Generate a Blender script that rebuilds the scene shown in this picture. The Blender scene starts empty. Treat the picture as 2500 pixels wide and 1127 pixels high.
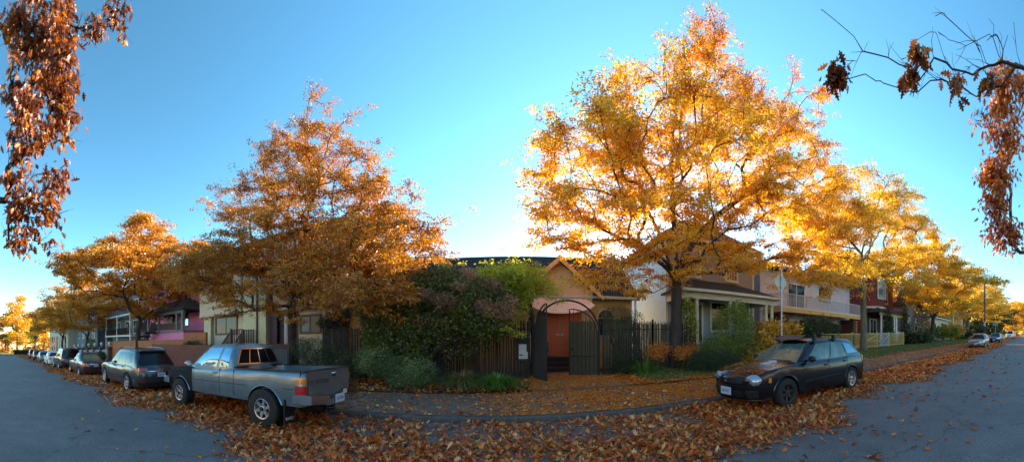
import bpy, math, random
import numpy as np
from math import sin, cos, tan, pi, radians, sqrt, atan2
from mathutils import Vector
rng = np.random.default_rng(7)
random.seed(7)
scene = bpy.context.scene
# ------------------------------------------------------------------ camera
F, X0, Y0, CH = 800.0, 1265.0, 832.0, 1.6
SL = 0.0275                                   # the street climbs to the right
cam_d = bpy.data.cameras.new('camera'); cam = bpy.data.objects.new('camera', cam_d)
scene.collection.objects.link(cam); scene.camera = cam
cam.location = (0, 0, CH); cam.rotation_euler = (radians(90), 0, 0)
cam_d.type = 'PANO'; cam_d.panorama_type = 'CENTRAL_CYLINDRICAL'
cam_d.central_cylindrical_range_u_min = -X0/F; cam_d.central_cylindrical_range_u_max = (2500-X0)/F
cam_d.central_cylindrical_range_v_min = -(1127-Y0)/F; cam_d.central_cylindrical_range_v_max = Y0/F
cam_d.central_cylindrical_radius = 1.0
cam_d.clip_start = 0.05; cam_d.clip_end = 3000
# ------------------------------------------------------------------ sky and sun
SUN_EL, SUN_AZ = radians(15), radians(24)     # azimuth to the right of straight ahead (+Y)
w = bpy.data.worlds.new('World'); scene.world = w; w.use_nodes = True
nt = w.node_tree; nt.nodes.clear()
sky = nt.nodes.new('ShaderNodeTexSky'); sky.sky_type = 'NISHITA'; sky.sun_disc = False
sky.sun_elevation = SUN_EL; sky.sun_rotation = SUN_AZ; sky.air_density = 1.0; sky.dust_density = 0.15; sky.ozone_density = 2.5
hs = nt.nodes.new('ShaderNodeHueSaturation'); hs.inputs['Hue'].default_value = 0.476; hs.inputs['Saturation'].default_value = 1.03; hs.inputs['Value'].default_value = 0.56
bg = nt.nodes.new('ShaderNodeBackground'); bg.inputs[1].default_value = 0.15
wo = nt.nodes.new('ShaderNodeOutputWorld')
gm_ = nt.nodes.new('ShaderNodeGamma'); gm_.inputs[1].default_value = 1.32
nt.links.new(sky.outputs[0], gm_.inputs[0]); nt.links.new(gm_.outputs[0], hs.inputs['Color']); nt.links.new(hs.outputs[0], bg.inputs[0]); nt.links.new(bg.outputs[0], wo.inputs[0])
sd = bpy.data.lights.new('sun', 'SUN'); sd.energy = 5; sd.angle = radians(0.5); sd.color = (1, .84, .62)
sun = bpy.data.objects.new('sun', sd); scene.collection.objects.link(sun)
sv = Vector((sin(SUN_AZ)*cos(SUN_EL), cos(SUN_AZ)*cos(SUN_EL), sin(SUN_EL)))
sun.rotation_euler = sv.to_track_quat('Z', 'Y').to_euler()
sun.location = (30, 60, 30)
vs = scene.view_settings; vs.view_transform = 'Standard'; vs.look = 'None'; vs.gamma = 1; vs.exposure = 1.86; vs.use_curve_mapping = False
scene.cycles.max_bounces = 6; scene.cycles.diffuse_bounces = 3; scene.cycles.transmission_bounces = 4
scene.cycles.use_denoising = True

# ------------------------------------------------------------------ helpers
def gz(x): return SL*x
def P(px, py, Y):
    """point at depth Y (metres across the street) seen at photo pixel px, py"""
    t = (px-X0)/F
    return (Y*tan(t), Y, CH+(Y0-py)/F*Y/cos(t))
def PX(px, Y): return Y*tan((px-X0)/F)
def PZ(px, py, Y): return CH+(Y0-py)/F*Y/cos((px-X0)/F)

def link(o): scene.collection.objects.link(o); return o
def tag(o, label=None, cat=None, group=None, kind=None):
    if label: o['label'] = label
    if cat: o['category'] = cat
    if group: o['group'] = group
    if kind: o['kind'] = kind
    return o
def empty(name, loc=(0,0,0), rz=0, label=None, cat=None, group=None):
    o = link(bpy.data.objects.new(name, None)); o.location = loc; o.rotation_euler = (0,0,rz); o.empty_display_size = .3
    return tag(o, label, cat, group)
def copy_tree(o, parent=None, kids=None):
    if kids is None:
        kids = {}
        for q in scene.objects:
            if q.parent: kids.setdefault(q.parent, []).append(q)
    c = o.copy(); link(c)
    if parent is not None: c.parent = parent
    for ch in kids.get(o, []): copy_tree(ch, c, kids)
    return c
def place(root, loc, rz=0, label=None, cat=None, group=None, scale=None):
    root.location = loc; root.rotation_euler = (0,0,rz)
    if scale: root.scale = scale
    tag(root, label, cat, group); return root

class MB:
    def __init__(s): s.v = []; s.f = []; s.m = []
    def add(s, vs, fs, m=0):
        o = len(s.v); s.v += [tuple(v) for v in vs]; s.f += [tuple(i+o for i in f) for f in fs]; s.m += [m]*len(fs); return s
    def box(s, x0, x1, y0, y1, z0, z1, m=0, c=0.0):
        if c > 0:   # chamfered vertical and top edges
            for k, (zz, i) in enumerate(((z0, 0), (z1-c, 0), (z1, c))): pass
            def ring(z, i): return [(x0+i+c, y0+i, z), (x1-i-c, y0+i, z), (x1-i, y0+i+c, z), (x1-i, y1-i-c, z), (x1-i-c, y1-i, z), (x0+i+c, y1-i, z), (x0+i, y1-i-c, z), (x0+i, y0+i+c, z)]
            R = ring(z0, 0)+ring(z1-c, 0)+ring(z1, c*.7)
            fs = [tuple(range(7, -1, -1)), tuple(range(16, 24))]
            for k in (0, 8):
                for j in range(8): fs.append((k+j, k+(j+1) % 8, k+8+(j+1) % 8, k+8+j))
            return s.add(R, fs, m)
        return s.add([(x0,y0,z0),(x1,y0,z0),(x1,y1,z0),(x0,y1,z0),(x0,y0,z1),(x1,y0,z1),(x1,y1,z1),(x0,y1,z1)],
                     [(3,2,1,0),(4,5,6,7),(0,1,5,4),(1,2,6,5),(2,3,7,6),(3,0,4,7)], m)
    def bar(s, a, b, wd, h=None, m=0):
        """rectangular bar from a to b"""
        h = h or wd; a = Vector(a); b = Vector(b); d = (b-a).normalized()
        up = Vector((0,0,1)) if abs(d.z) < .95 else Vector((0,1,0))
        sx = d.cross(up).normalized()*wd/2; sy = sx.cross(d).normalized()*h/2
        vs = [a-sx-sy, a+sx-sy, a+sx+sy, a-sx+sy, b-sx-sy, b+sx-sy, b+sx+sy, b-sx+sy]
        return s.add(vs, [(3,2,1,0),(4,5,6,7),(0,1,5,4),(1,2,6,5),(2,3,7,6),(3,0,4,7)], m)
    def tube(s, pts, r, n=8, m=0, cap=True):
        pts = [Vector(p) for p in pts]; rs = r if isinstance(r, (list, tuple)) else [r]*len(pts)
        vs = []; fs = []; prev = None
        for i, p in enumerate(pts):
            d = (pts[min(i+1, len(pts)-1)]-pts[max(i-1, 0)])
            d = d.normalized() if d.length > 1e-9 else Vector((0,0,1))
            if prev is None: prev = d.orthogonal().normalized()
            a = (prev-d*prev.dot(d)).normalized(); b = d.cross(a); prev = a
            for k in range(n):
                t = 2*pi*k/n; vs.append(p+(a*cos(t)+b*sin(t))*rs[i])
        for i in range(len(pts)-1):
            for k in range(n): fs.append((i*n+k, i*n+(k+1) % n, (i+1)*n+(k+1) % n, (i+1)*n+k))
        if cap: fs.append(tuple(range(n-1, -1, -1))); fs.append(tuple((len(pts)-1)*n+k for k in range(n)))
        return s.add(vs, fs, m)
    def lathe(s, prof, c, axis="z", n=16, m=0, cap=True):
        """prof: (radius, height) pairs round an axis through c"""
        vs = []; fs = []
        for r, h in prof:
            for k in range(n):
                t = 2*pi*k/n; p = (r*cos(t), r*sin(t), h)
                if axis == 'y': p = (p[0], h, p[1])
                if axis == 'x': p = (h, p[0], p[1])
                vs.append((c[0]+p[0], c[1]+p[1], c[2]+p[2]))
        for i in range(len(prof)-1):
            for k in range(n): fs.append((i*n+k, i*n+(k+1) % n, (i+1)*n+(k+1) % n, (i+1)*n+k))
        if cap and prof[0][0] > 1e-4: fs.append(tuple(range(n-1, -1, -1)))
        if cap and prof[-1][0] > 1e-4: fs.append(tuple((len(prof)-1)*n+k for k in range(n)))
        return s.add(vs, fs, m)
    def prism(s, poly, axis, a, b, m=0):
        """poly (2-D points) pushed from a to b along axis: 'y' -> poly is (x,z); 'x' -> (y,z); 'z' -> (x,y)"""
        def pt(p, t): return (p[0], t, p[1]) if axis == 'y' else ((t, p[0], p[1]) if axis == 'x' else (p[0], p[1], t))
        n = len(poly); vs = [pt(p, a) for p in poly]+[pt(p, b) for p in poly]
        fs = [tuple(range(n)), tuple(range(2*n-1, n-1, -1))]+[(i, (i+1) % n, n+(i+1) % n, n+i) for i in range(n)]
        return s.add(vs, fs, m)
    def siding(s, x0, x1, z0, z1, y, step=.16, t=.022, m=0):
        """lap siding on a wall facing -y: each board leans out at its foot"""
        n = max(1, round((z1-z0)/step)); h = (z1-z0)/n
        for i in range(n):
            a = z0+i*h; b = a+h
            s.add([(x0,y-t,a),(x1,y-t,a),(x1,y-.004,b),(x0,y-.004,b),(x0,y+.03,a),(x1,y+.03,a),(x1,y+.03,b),(x0,y+.03,b)],
                  [(0,1,2,3),(4,5,1,0),(0,3,7,4),(1,5,6,2)], m)
        return s
    def siding_x(s, y0, y1, z0, z1, x, step=.16, t=.022, m=0, d=-1):
        n = max(1, round((z1-z0)/step)); h = (z1-z0)/n
        for i in range(n):
            a = z0+i*h; b = a+h
            s.add([(x+d*t,y0,a),(x+d*t,y1,a),(x+d*.004,y1,b),(x+d*.004,y0,b),(x-d*.03,y0,a),(x-d*.03,y1,a)],
                  [(0,1,2,3),(4,5,1,0)], m)
        return s
    def build(s, name, mats, parent=None, smooth=False, ang=35, rel=True):
        me = bpy.data.meshes.new(name)
        off = Vector((0,0,0)); q = parent
        while q is not None and rel: off = off+q.location; q = q.parent
        vv = [(v[0]-off.x, v[1]-off.y, v[2]-off.z) for v in s.v] if rel else s.v
        me.from_pydata(vv, [], s.f)
        for mt in (mats if isinstance(mats, (list, tuple)) else [mats]): me.materials.append(mt)
        me.polygons.foreach_set('material_index', s.m)
        if smooth:
            me.polygons.foreach_set('use_smooth', [True]*len(me.polygons)); me.set_sharp_from_angle(angle=radians(ang))
        me.update()
        o = link(bpy.data.objects.new(name, me))
        if parent is not None: o.parent = parent
        return o

def npmesh(name, V, Fq, mat, parent=None, rnd=None, rel=True):
    """quads or triangles from numpy arrays, one float per face in attribute rnd"""
    me = bpy.data.meshes.new(name); k = Fq.shape[1]
    off = Vector((0,0,0)); q = parent
    while q is not None and rel: off = off+q.location; q = q.parent
    V = V-np.array(off)
    me.vertices.add(len(V)); me.vertices.foreach_set('co', V.astype(np.float32).ravel())
    me.loops.add(Fq.size); me.loops.foreach_set('vertex_index', Fq.astype(np.int32).ravel())
    me.polygons.add(len(Fq)); me.polygons.foreach_set('loop_start', np.arange(0, Fq.size, k, dtype=np.int32))
    me.update(calc_edges=True)
    if rnd is not None:
        a = me.attributes.new('rnd', 'FLOAT', 'FACE'); a.data.foreach_set('value', rnd.astype(np.float32))
    me.materials.append(mat); o = link(bpy.data.objects.new(name, me))
    if parent is not None: o.parent = parent
    return o

# ------------------------------------------------------------------ materials
def C3(c): return (*c, 1) if len(c) == 3 else c
_mc = {}
def pm(name, col, rough=.6, metal=0., var=0., vs=2., bump=0., bs=40., col2=None, coat=0., spec=.5, mul=1, stretch=None, emis=None, ior=1.5):
    if name in _mc: return _mc[name]
    m = bpy.data.materials.new(name); _mc[name] = m; m.use_nodes = True; n = m.node_tree; b = n.nodes['Principled BSDF']
    b.inputs['Roughness'].default_value = rough; b.inputs['Metallic'].default_value = metal
    b.inputs['Coat Weight'].default_value = coat; b.inputs['Coat Roughness'].default_value = .04
    b.inputs['Specular IOR Level'].default_value = spec; b.inputs['IOR'].default_value = ior
    b.inputs['Base Color'].default_value = C3(col)
    if emis: b.inputs['Emission Color'].default_value = C3(emis[0]); b.inputs['Emission Strength'].default_value = emis[1]
    if var or col2 or bump:
        tc = n.nodes.new('ShaderNodeTexCoord'); mp = n.nodes.new('ShaderNodeMapping'); n.links.new(tc.outputs['Object'], mp.inputs[0])
        if stretch: mp.inputs['Scale'].default_value = stretch
    if var or col2:
        nz = n.nodes.new('ShaderNodeTexNoise'); nz.inputs['Scale'].default_value = vs; nz.inputs['Detail'].default_value = 6; nz.inputs['Roughness'].default_value = .65
        n.links.new(mp.outputs[0], nz.inputs['Vector'])
        r = n.nodes.new('ShaderNodeValToRGB'); n.links.new(nz.outputs[0], r.inputs[0])
        c2 = col2 or tuple(min(1, c*(1+var)) for c in col); c1 = col if col2 else tuple(c*(1-var) for c in col)
        r.color_ramp.elements[0].position = .33; r.color_ramp.elements[0].color = C3(c1)
        r.color_ramp.elements[1].position = .67; r.color_ramp.elements[1].color = C3(c2)
        n.links.new(r.outputs[0], b.inputs['Base Color'])
    if bump:
        nb = n.nodes.new('ShaderNodeTexNoise'); nb.inputs['Scale'].default_value = bs; nb.inputs['Detail'].default_value = 4
        n.links.new(mp.outputs[0], nb.inputs['Vector'])
        bu = n.nodes.new('ShaderNodeBump'); bu.inputs['Strength'].default_value = bump; bu.inputs['Distance'].default_value = .02
        n.links.new(nb.outputs[0], bu.inputs['Height']); n.links.new(bu.outputs[0], b.inputs['Normal'])
    return m
def leafmat(name, stops, trans=.5, gloss=.06, sat=1.):
    """colour ramp over the per-leaf random value; part of the light passes through"""
    if name in _mc: return _mc[name]
    m = bpy.data.materials.new(name); _mc[name] = m; m.use_nodes = True; n = m.node_tree; n.nodes.clear()
    at = n.nodes.new('ShaderNodeAttribute'); at.attribute_name = 'rnd'
    r = n.nodes.new('ShaderNodeValToRGB'); cr = r.color_ramp
    while len(cr.elements) < len(stops): cr.elements.new(.5)
    for e, (p_, c) in zip(cr.elements, stops): e.position = p_; e.color = C3(c)
    n.links.new(at.outputs['Fac'], r.inputs[0])
    d = n.nodes.new('ShaderNodeBsdfDiffuse'); t = n.nodes.new('ShaderNodeBsdfTranslucent'); g = n.nodes.new('ShaderNodeBsdfGlossy'); g.inputs['Roughness'].default_value = .45
    tm = n.nodes.new('ShaderNodeHueSaturation'); tm.inputs['Saturation'].default_value = 1.12; tm.inputs['Value'].default_value = 1.35
    x = n.nodes.new('ShaderNodeMixShader'); x.inputs[0].default_value = trans
    y = n.nodes.new('ShaderNodeMixShader'); y.inputs[0].default_value = gloss
    o = n.nodes.new('ShaderNodeOutputMaterial')
    n.links.new(r.outputs[0], d.inputs[0]); n.links.new(r.outputs[0], tm.inputs['Color']); n.links.new(tm.outputs[0], t.inputs[0])
    n.links.new(d.outputs[0], x.inputs[1]); n.links.new(t.outputs[0], x.inputs[2])
    n.links.new(x.outputs[0], y.inputs[1]); n.links.new(g.outputs[0], y.inputs[2]); n.links.new(y.outputs[0], o.inputs[0])
    return m
def roofmat(name, col):
    """asphalt shingles: rows and slots"""
    m = pm(name, col, .9)
    n = m.node_tree; b = n.nodes['Principled BSDF']
    tc = n.nodes.new('ShaderNodeTexCoord'); mp = n.nodes.new('ShaderNodeMapping'); mp.inputs['Rotation'].default_value = (pi/2, 0, 0)
    br = n.nodes.new('ShaderNodeTexBrick'); br.inputs['Scale'].default_value = 1; br.inputs['Brick Width'].default_value = .3; br.inputs['Row Height'].default_value = .13
    br.inputs['Mortar Size'].default_value = .012
    br.inputs['Color1'].default_value = C3(tuple(c*1.35 for c in col)); br.inputs['Color2'].default_value = C3(tuple(c*.8 for c in col)); br.inputs['Mortar'].default_value = C3(tuple(c*.4 for c in col))
    n.links.new(tc.outputs['Object'], mp.inputs[0]); n.links.new(mp.outputs[0], br.inputs['Vector']); n.links.new(br.outputs[0], b.inputs['Base Color'])
    return m
WHITE = pm('white paint', (.72,.72,.70), .5, var=.08, vs=3)
CREAMT = pm('cream trim paint', (.62,.56,.42), .5, var=.08)
GLASS = pm('window glass', (.012,.013,.015), .05, spec=.35, ior=1.45)
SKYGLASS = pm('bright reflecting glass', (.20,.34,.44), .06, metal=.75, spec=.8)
CURTAIN = pm('pale curtain', (.35,.36,.36), .8, var=.3, vs=8, stretch=(6,6,.3))
BLACKP = pm('black plastic', (.012,.012,.013), .5)
RUBBER = pm('tyre rubber', (.014,.014,.015), .85, bump=.3, bs=60)
CHROME = pm('chrome', (.6,.6,.62), .12, metal=1)
ALLOY = pm('alloy rim', (.52,.53,.55), .28, metal=.85, var=.1, vs=20)
STEEL = pm('galvanised steel', (.36,.38,.40), .42, metal=.7, var=.15, vs=8)
IRON = pm('black iron', (.018,.017,.016), .55, metal=.3)
UNDER = pm('underbody dark', (.008,.008,.009), .9)
BARK = pm('dark bark', (.050,.037,.030), .9, var=.45, vs=6, bump=.9, bs=22, stretch=(1,1,.25))
BARKLIT = pm('sunlit pale bark', (.13,.115,.075), .9, var=.4, vs=5, bump=.8, bs=20, stretch=(1,1,.3))  # paler bark colour, sunlight on the right-hand limbs painted in
# ------------------------------------------------------------------ ground, road, pavement, kerb
KY = 6.4                                       # near face of the kerb
def sheet(name, x0, x1, y0, y1, z, mat, nx=40, ny=6, kind='structure', fz=None, edge=None):
    xs = np.linspace(x0, x1, nx+1); ys = np.linspace(y0, y1, ny+1); mb = MB(); vs = []
    for i, x in enumerate(xs):
        for j, y in enumerate(ys):
            yy = y
            if edge: yy = edge(x, y, j, ny)
            vs.append((x, yy, gz(x)+z+(fz(x, yy) if fz else 0)))
    fs = [(i*(ny+1)+j, (i+1)*(ny+1)+j, (i+1)*(ny+1)+j+1, i*(ny+1)+j+1) for i in range(nx) for j in range(ny)]
    mb.add(vs, fs); return tag(mb.build(name, mat, smooth=True), kind=kind)
def asphalt(name, c1, c2, cracks=True):
    m = pm(name, c1, .75); n = m.node_tree; b = n.nodes['Principled BSDF']
    tc = n.nodes.new('ShaderNodeTexCoord')
    def noise(sc, det=5):
        z = n.nodes.new('ShaderNodeTexNoise'); z.inputs['Scale'].default_value = sc; z.inputs['Detail'].default_value = det; n.links.new(tc.outputs['Object'], z.inputs['Vector']); return z
    big = noise(.35); fine = noise(75, 3); mid = noise(2.2, 8)
    r = n.nodes.new('ShaderNodeValToRGB'); n.links.new(big.outputs[0], r.inputs[0])
    r.color_ramp.elements[0].position = .35; r.color_ramp.elements[0].color = C3(c1); r.color_ramp.elements[1].position = .65; r.color_ramp.elements[1].color = C3(c2)
    def mulv(src, lo, hi, prev):
        q = n.nodes.new('ShaderNodeMapRange'); q.inputs[1].default_value = .3; q.inputs[2].default_value = .7; q.inputs[3].default_value = lo; q.inputs[4].default_value = hi; n.links.new(src, q.inputs[0])
        mx = n.nodes.new('ShaderNodeMix'); mx.data_type = 'RGBA'; mx.blend_type = 'MULTIPLY'; mx.inputs[0].default_value = 1
        n.links.new(prev, mx.inputs[6]); n.links.new(q.outputs[0], mx.inputs[7]); return mx.outputs[2]
    o = mulv(fine.outputs[0], .30, 1.75, r.outputs[0]); o = mulv(mid.outputs[0], .86, 1.14, o)
    if cracks:
        vo = n.nodes.new('ShaderNodeTexVoronoi'); vo.feature = 'DISTANCE_TO_EDGE'; vo.inputs['Scale'].default_value = .28
        wp = n.nodes.new('ShaderNodeVectorMath'); wp.operation = 'MULTIPLY_ADD'; wz = noise(1.4); n.links.new(wz.outputs['Color'], wp.inputs[0]); wp.inputs[1].default_value = (1.3,1.3,0); n.links.new(tc.outputs['Object'], wp.inputs[2]); n.links.new(wp.outputs[0], vo.inputs['Vector'])
        q = n.nodes.new('ShaderNodeMapRange'); q.inputs[1].default_value = 0; q.inputs[2].default_value = .006; q.inputs[3].default_value = .45; q.inputs[4].default_value = 1; n.links.new(vo.outputs['Distance'], q.inputs[0])
        mx = n.nodes.new('ShaderNodeMix'); mx.data_type = 'RGBA'; mx.blend_type = 'MULTIPLY'; mx.inputs[0].default_value = 1
        n.links.new(o, mx.inputs[6]); n.links.new(q.outputs[0], mx.inputs[7]); o = mx.outputs[2]
    n.links.new(o, b.inputs['Base Color'])
    bu = n.nodes.new('ShaderNodeBump'); bu.inputs['Strength'].default_value = .35; bu.inputs['Distance'].default_value = .004; n.links.new(fine.outputs[0], bu.inputs['Height']); n.links.new(bu.outputs[0], b.inputs['Normal'])
    return m
SOIL = pm('soil and mulch', (.07,.042,.025), .95, var=.4, vs=6, bump=.8, bs=25)
LAWN = pm('park grass ground', (.10,.15,.025), .95, col2=(.17,.2,.04), vs=.8)
VERGE = pm('verge turf', (.035,.055,.012), .95, col2=(.08,.09,.02), vs=2.5, bump=.8, bs=60)
ROADM = asphalt('road asphalt', (.112,.117,.120), (.145,.147,.147))
PAVE = asphalt('pavement concrete', (.14,.115,.09), (.19,.158,.125))
KERBM = pm('kerb concrete', (.085,.083,.078), .85, var=.3, vs=5, bump=.6, bs=70)
sheet('ground', -900, 900, -400, 900, -.03, SOIL, 60, 40)
sheet('road', -96, 260, -6.5, KY, 0.0, ROADM, 80, 4)
sheet('cross_road', -104, -96, -60, 60, -.004, ROADM, 4, 10)
sheet('pavement', -93, 200, KY+.15, 9.3, .12, PAVE, 80, 3)
kb = MB(); xk = -93.0
while xk < 200:                               # kerb stones with narrow joints
    x1 = xk+3.0
    pr = [(KY, -.05), (KY+.01, .09), (KY+.035, .118), (KY+.15, .122), (KY+.15, -.05)]
    vs_ = [(xk+.006, a, gz(xk)+b) for a, b in pr]+[(x1-.006, a, gz(x1)+b) for a, b in pr]
    kb.add(vs_, [(0,5,6,1),(1,6,7,2),(2,7,8,3),(3,8,9,4),(0,1,2,3,4),(9,8,7,6,5)]); xk = x1
tag(kb.build('kerb', KERBM, smooth=True, ang=30), kind='structure')
def bedz(x, y): return .05*min(1, max(0, (y-9.3)/1.2))
sheet('planting_ground', -93, 7.6, 9.3, 15.2, .13, SOIL, 70, 30, fz=bedz)
sheet('verge_ground', 7.6, 200, 9.3, 13.55, .13, VERGE, 60, 6, fz=lambda x, y: .10*min(1, max(0, (y-9.3)/2)))
sheet('yard_ground', 7.6, 200, 13.55, 24, .24, SOIL, 60, 6)
sheet('garden_path', .4, 3.3, 9.3, 14.9, .135, PAVE, 4, 30, fz=bedz)
sheet('park_lawn', -260, -104, -80, 90, .0, LAWN, 10, 10)
sheet('far_road', -96, 260, -9.5, -6.5, .10, PAVE, 60, 2)

# ------------------------------------------------------------------ fallen leaves
def maple_template(full=True):
    if full:
        ang = np.array([-90, -55, -28, -8, 14, 38, 58, 78, 90, 102, 122, 142, 166, 188, 208, 235])*pi/180
        rad = np.array([.12, .42, .22, .55, .30, .62, .34, .50, .62, .50, .34, .62, .30, .55, .22, .42])
    else:
        ang = np.array([-90, -10, 40, 90, 140, 190])*pi/180; rad = np.array([.25, .55, .42, .6, .42, .55])
    return np.stack([rad*np.cos(ang), rad*np.sin(ang)], 1), np.abs(np.sin(ang*2.5))
def scatter_leaves(name, XY, Z, size, mat, full, tiltmax=.5, curl=.25, parent=None):
    T, cw = maple_template(full); k = len(T); n = len(XY)
    a = rng.uniform(0, 2*pi, n); ca, sa = np.cos(a), np.sin(a)
    asp = rng.uniform(.4, 1.0, n)
    lx = T[None,:,0]*size[:,None]*asp[:,None]; ly = T[None,:,1]*size[:,None]
    # gentle curl about a random axis
    cu = rng.uniform(-.2, 1, n)*curl
    lz = cu[:,None]*(lx**2+ly**2)/size[:,None]*2.2*np.sign(rng.normal(size=n)+1.0)[:,None]+rng.normal(0, .05, (n,k))*size[:,None]
    tx = rng.normal(0, tiltmax*.5, n); ty = rng.normal(0, tiltmax*.5, n)
    wx = lx*ca[:,None]-ly*sa[:,None]; wy = lx*sa[:,None]+ly*ca[:,None]
    wz = lz+wx*tx[:,None]+wy*ty[:,None]
    wz -= wz.min(1, keepdims=True)
    rim = np.stack([wx+XY[:,0:1], wy+XY[:,1:2], wz+Z[:,None]], 2)
    ctr = np.stack([XY[:,0], XY[:,1], Z+wz.mean(1)*.8], 1)[:,None,:]
    V = np.concatenate([ctr, rim], 1).reshape(-1, 3)
    base = np.arange(n)[:,None]*(k+1); i = np.arange(k)
    Fq = np.stack([np.zeros(k, int), 1+i, 1+(i+1) % k], 1)
    Fa = (base[:,:,None]+Fq[None]).reshape(-1, 3)
    r = np.repeat(rng.uniform(0, 1, n), k)
    return npmesh(name, V, Fa, mat, parent, r)
LITTER = leafmat('fallen maple leaves', [(0,(.20,.034,.010)), (.18,(.44,.085,.015)), (.42,(.70,.155,.018)), (.66,(.84,.255,.038)), (.84,(.90,.38,.10)), (1,(.92,.54,.24))], trans=.15, gloss=.05)
YLITTER = leafmat('fallen yellow leaflets', [(0,(.28,.06,.01)), (.3,(.60,.15,.012)), (.65,(.86,.26,.018)), (1,(.90,.42,.05))], trans=.15)
def dens(x, y):
    """leaf cover of the gutter strip (0 bare .. 1 deep)"""
    e = 3.35+.35*np.sin(x*.9+1)+.25*np.sin(x*2.3)+.15*np.sin(x*5.1)+np.where(x > 3, np.clip((x-3)*.08, 0, .45), 0)
    d = np.clip((y-e+.25)/.8, 0, 1)**1.6
    bare = (np.abs(x+1.2) < 4.5)*(y > 5.0)*(.75+.25*np.sin(x*3+y*2))   # swept patches in front of the kerb
    return d*(1-.72*bare)
def litter(n, x0, x1, y0, y1, fn):
    x = rng.uniform(x0, x1, n); y = rng.uniform(y0, y1, n); k = rng.uniform(0, 1, n) < fn(x, y)
    return np.stack([x[k], y[k]], 1)
A = litter(33000, -9, 10.5, 2.9, 6.37, dens)
pile = lambda q: np.abs(rng.normal(0, .03, len(q)))*dens(q[:,0], q[:,1])
lA = scatter_leaves('fallen_leaves', A, gz(A[:,0])+.004+pile(A), rng.uniform(.04, .115, len(A))*rng.uniform(.8,1.15,len(A)), LITTER, True, .75, .8)
tag(lA, kind='stuff')
B = np.concatenate([litter(30000, 10.5, 45, 3.3, 6.35, dens), litter(6000, 45, 120, 3.6, 6.3, dens), litter(15000, -30, -9, 3.0, 6.35, lambda x, y: dens(x, y)*.55), litter(7000, -92, -30, 3.6, 6.35, lambda x, y: dens(x, y)*.8)])
tag(scatter_leaves('fallen_leaves', B, gz(B[:,0])+.004+np.abs(rng.normal(0, .03, len(B))), rng.uniform(.09, .17, len(B)), LITTER, False, .5, .5), kind='stuff')
# strays on the open road
S = np.concatenate([litter(230, -9, 0, 1.2, 3.4, lambda x, y: .12+0*x), litter(1500, 3, 45, 0.6, 3.9, lambda x, y: .25+.1*y)])
tag(scatter_leaves('fallen_leaves', S, gz(S[:,0])+.004, rng.uniform(.07, .14, len(S)), LITTER, True, .35, .6), kind='stuff')
# pavement: large leaves and small yellow leaflets
S2 = np.concatenate([litter(2900, -8, 8, 6.5, 9.6, lambda x, y: .55+0*x), litter(9500, 8, 75, 6.5, 9.6, lambda x, y: .8+0*x), litter(2200, -92, -8, 6.5, 9.6, lambda x, y: .6+0*x), litter(300, .3, 3.5, 9.6, 12.8, lambda x, y: .4+0*x)])
tag(scatter_leaves('fallen_leaves', S2, gz(S2[:,0])+.128, rng.uniform(.06, .13, len(S2)), LITTER, False, .4, .5), kind='stuff')
def small(name, pts, z, s0, s1, mat, parent=None, flat=.35):
    n = len(pts); a = rng.uniform(0, 2*pi, n); l = rng.uniform(s0, s1, n); b = l*rng.uniform(.35, .6, n)
    u = np.stack([np.cos(a), np.sin(a), rng.normal(0, flat, n)], 1)*l[:,None]/2; v = np.stack([-np.sin(a), np.cos(a), rng.normal(0, flat, n)], 1)*b[:,None]/2
    c = np.concatenate([pts, z[:,None]+.012], 1)
    V = np.stack([c-u, c+v, c+u, c-v], 1).reshape(-1, 3); Fq = np.arange(4*n).reshape(-1, 4)
    return npmesh(name, V, Fq, mat, parent, rng.uniform(0, 1, n))
def yd(x, y): return np.clip((x+1.5)/3, .06, 1)*np.clip(.55+.45*np.sin(x*1.7+y*3)*np.sin(y*2.1-x), .25, 1)
Y1 = litter(125000, -8, 10, 6.5, 9.5, yd); Y2 = litter(30000, .3, 7.5, 9.3, 13.6, lambda x, y: .95*np.ones_like(x)); Y3 = litter(45000, -6, 8, 3.4, 6.35, lambda x, y: yd(x, y)*dens(x, y)); Y4 = litter(26000, 10, 60, 6.5, 9.6, lambda x, y: .8+0*x)
zz = lambda q, h: gz(q[:,0])+h
tag(small('yellow_leaflets', np.concatenate([Y1, Y2, Y3, Y4]), np.concatenate([zz(Y1, .125), zz(Y2, .195), zz(Y3, .0), zz(Y4, .125)]), .03, .065, YLITTER), kind='stuff')
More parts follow.
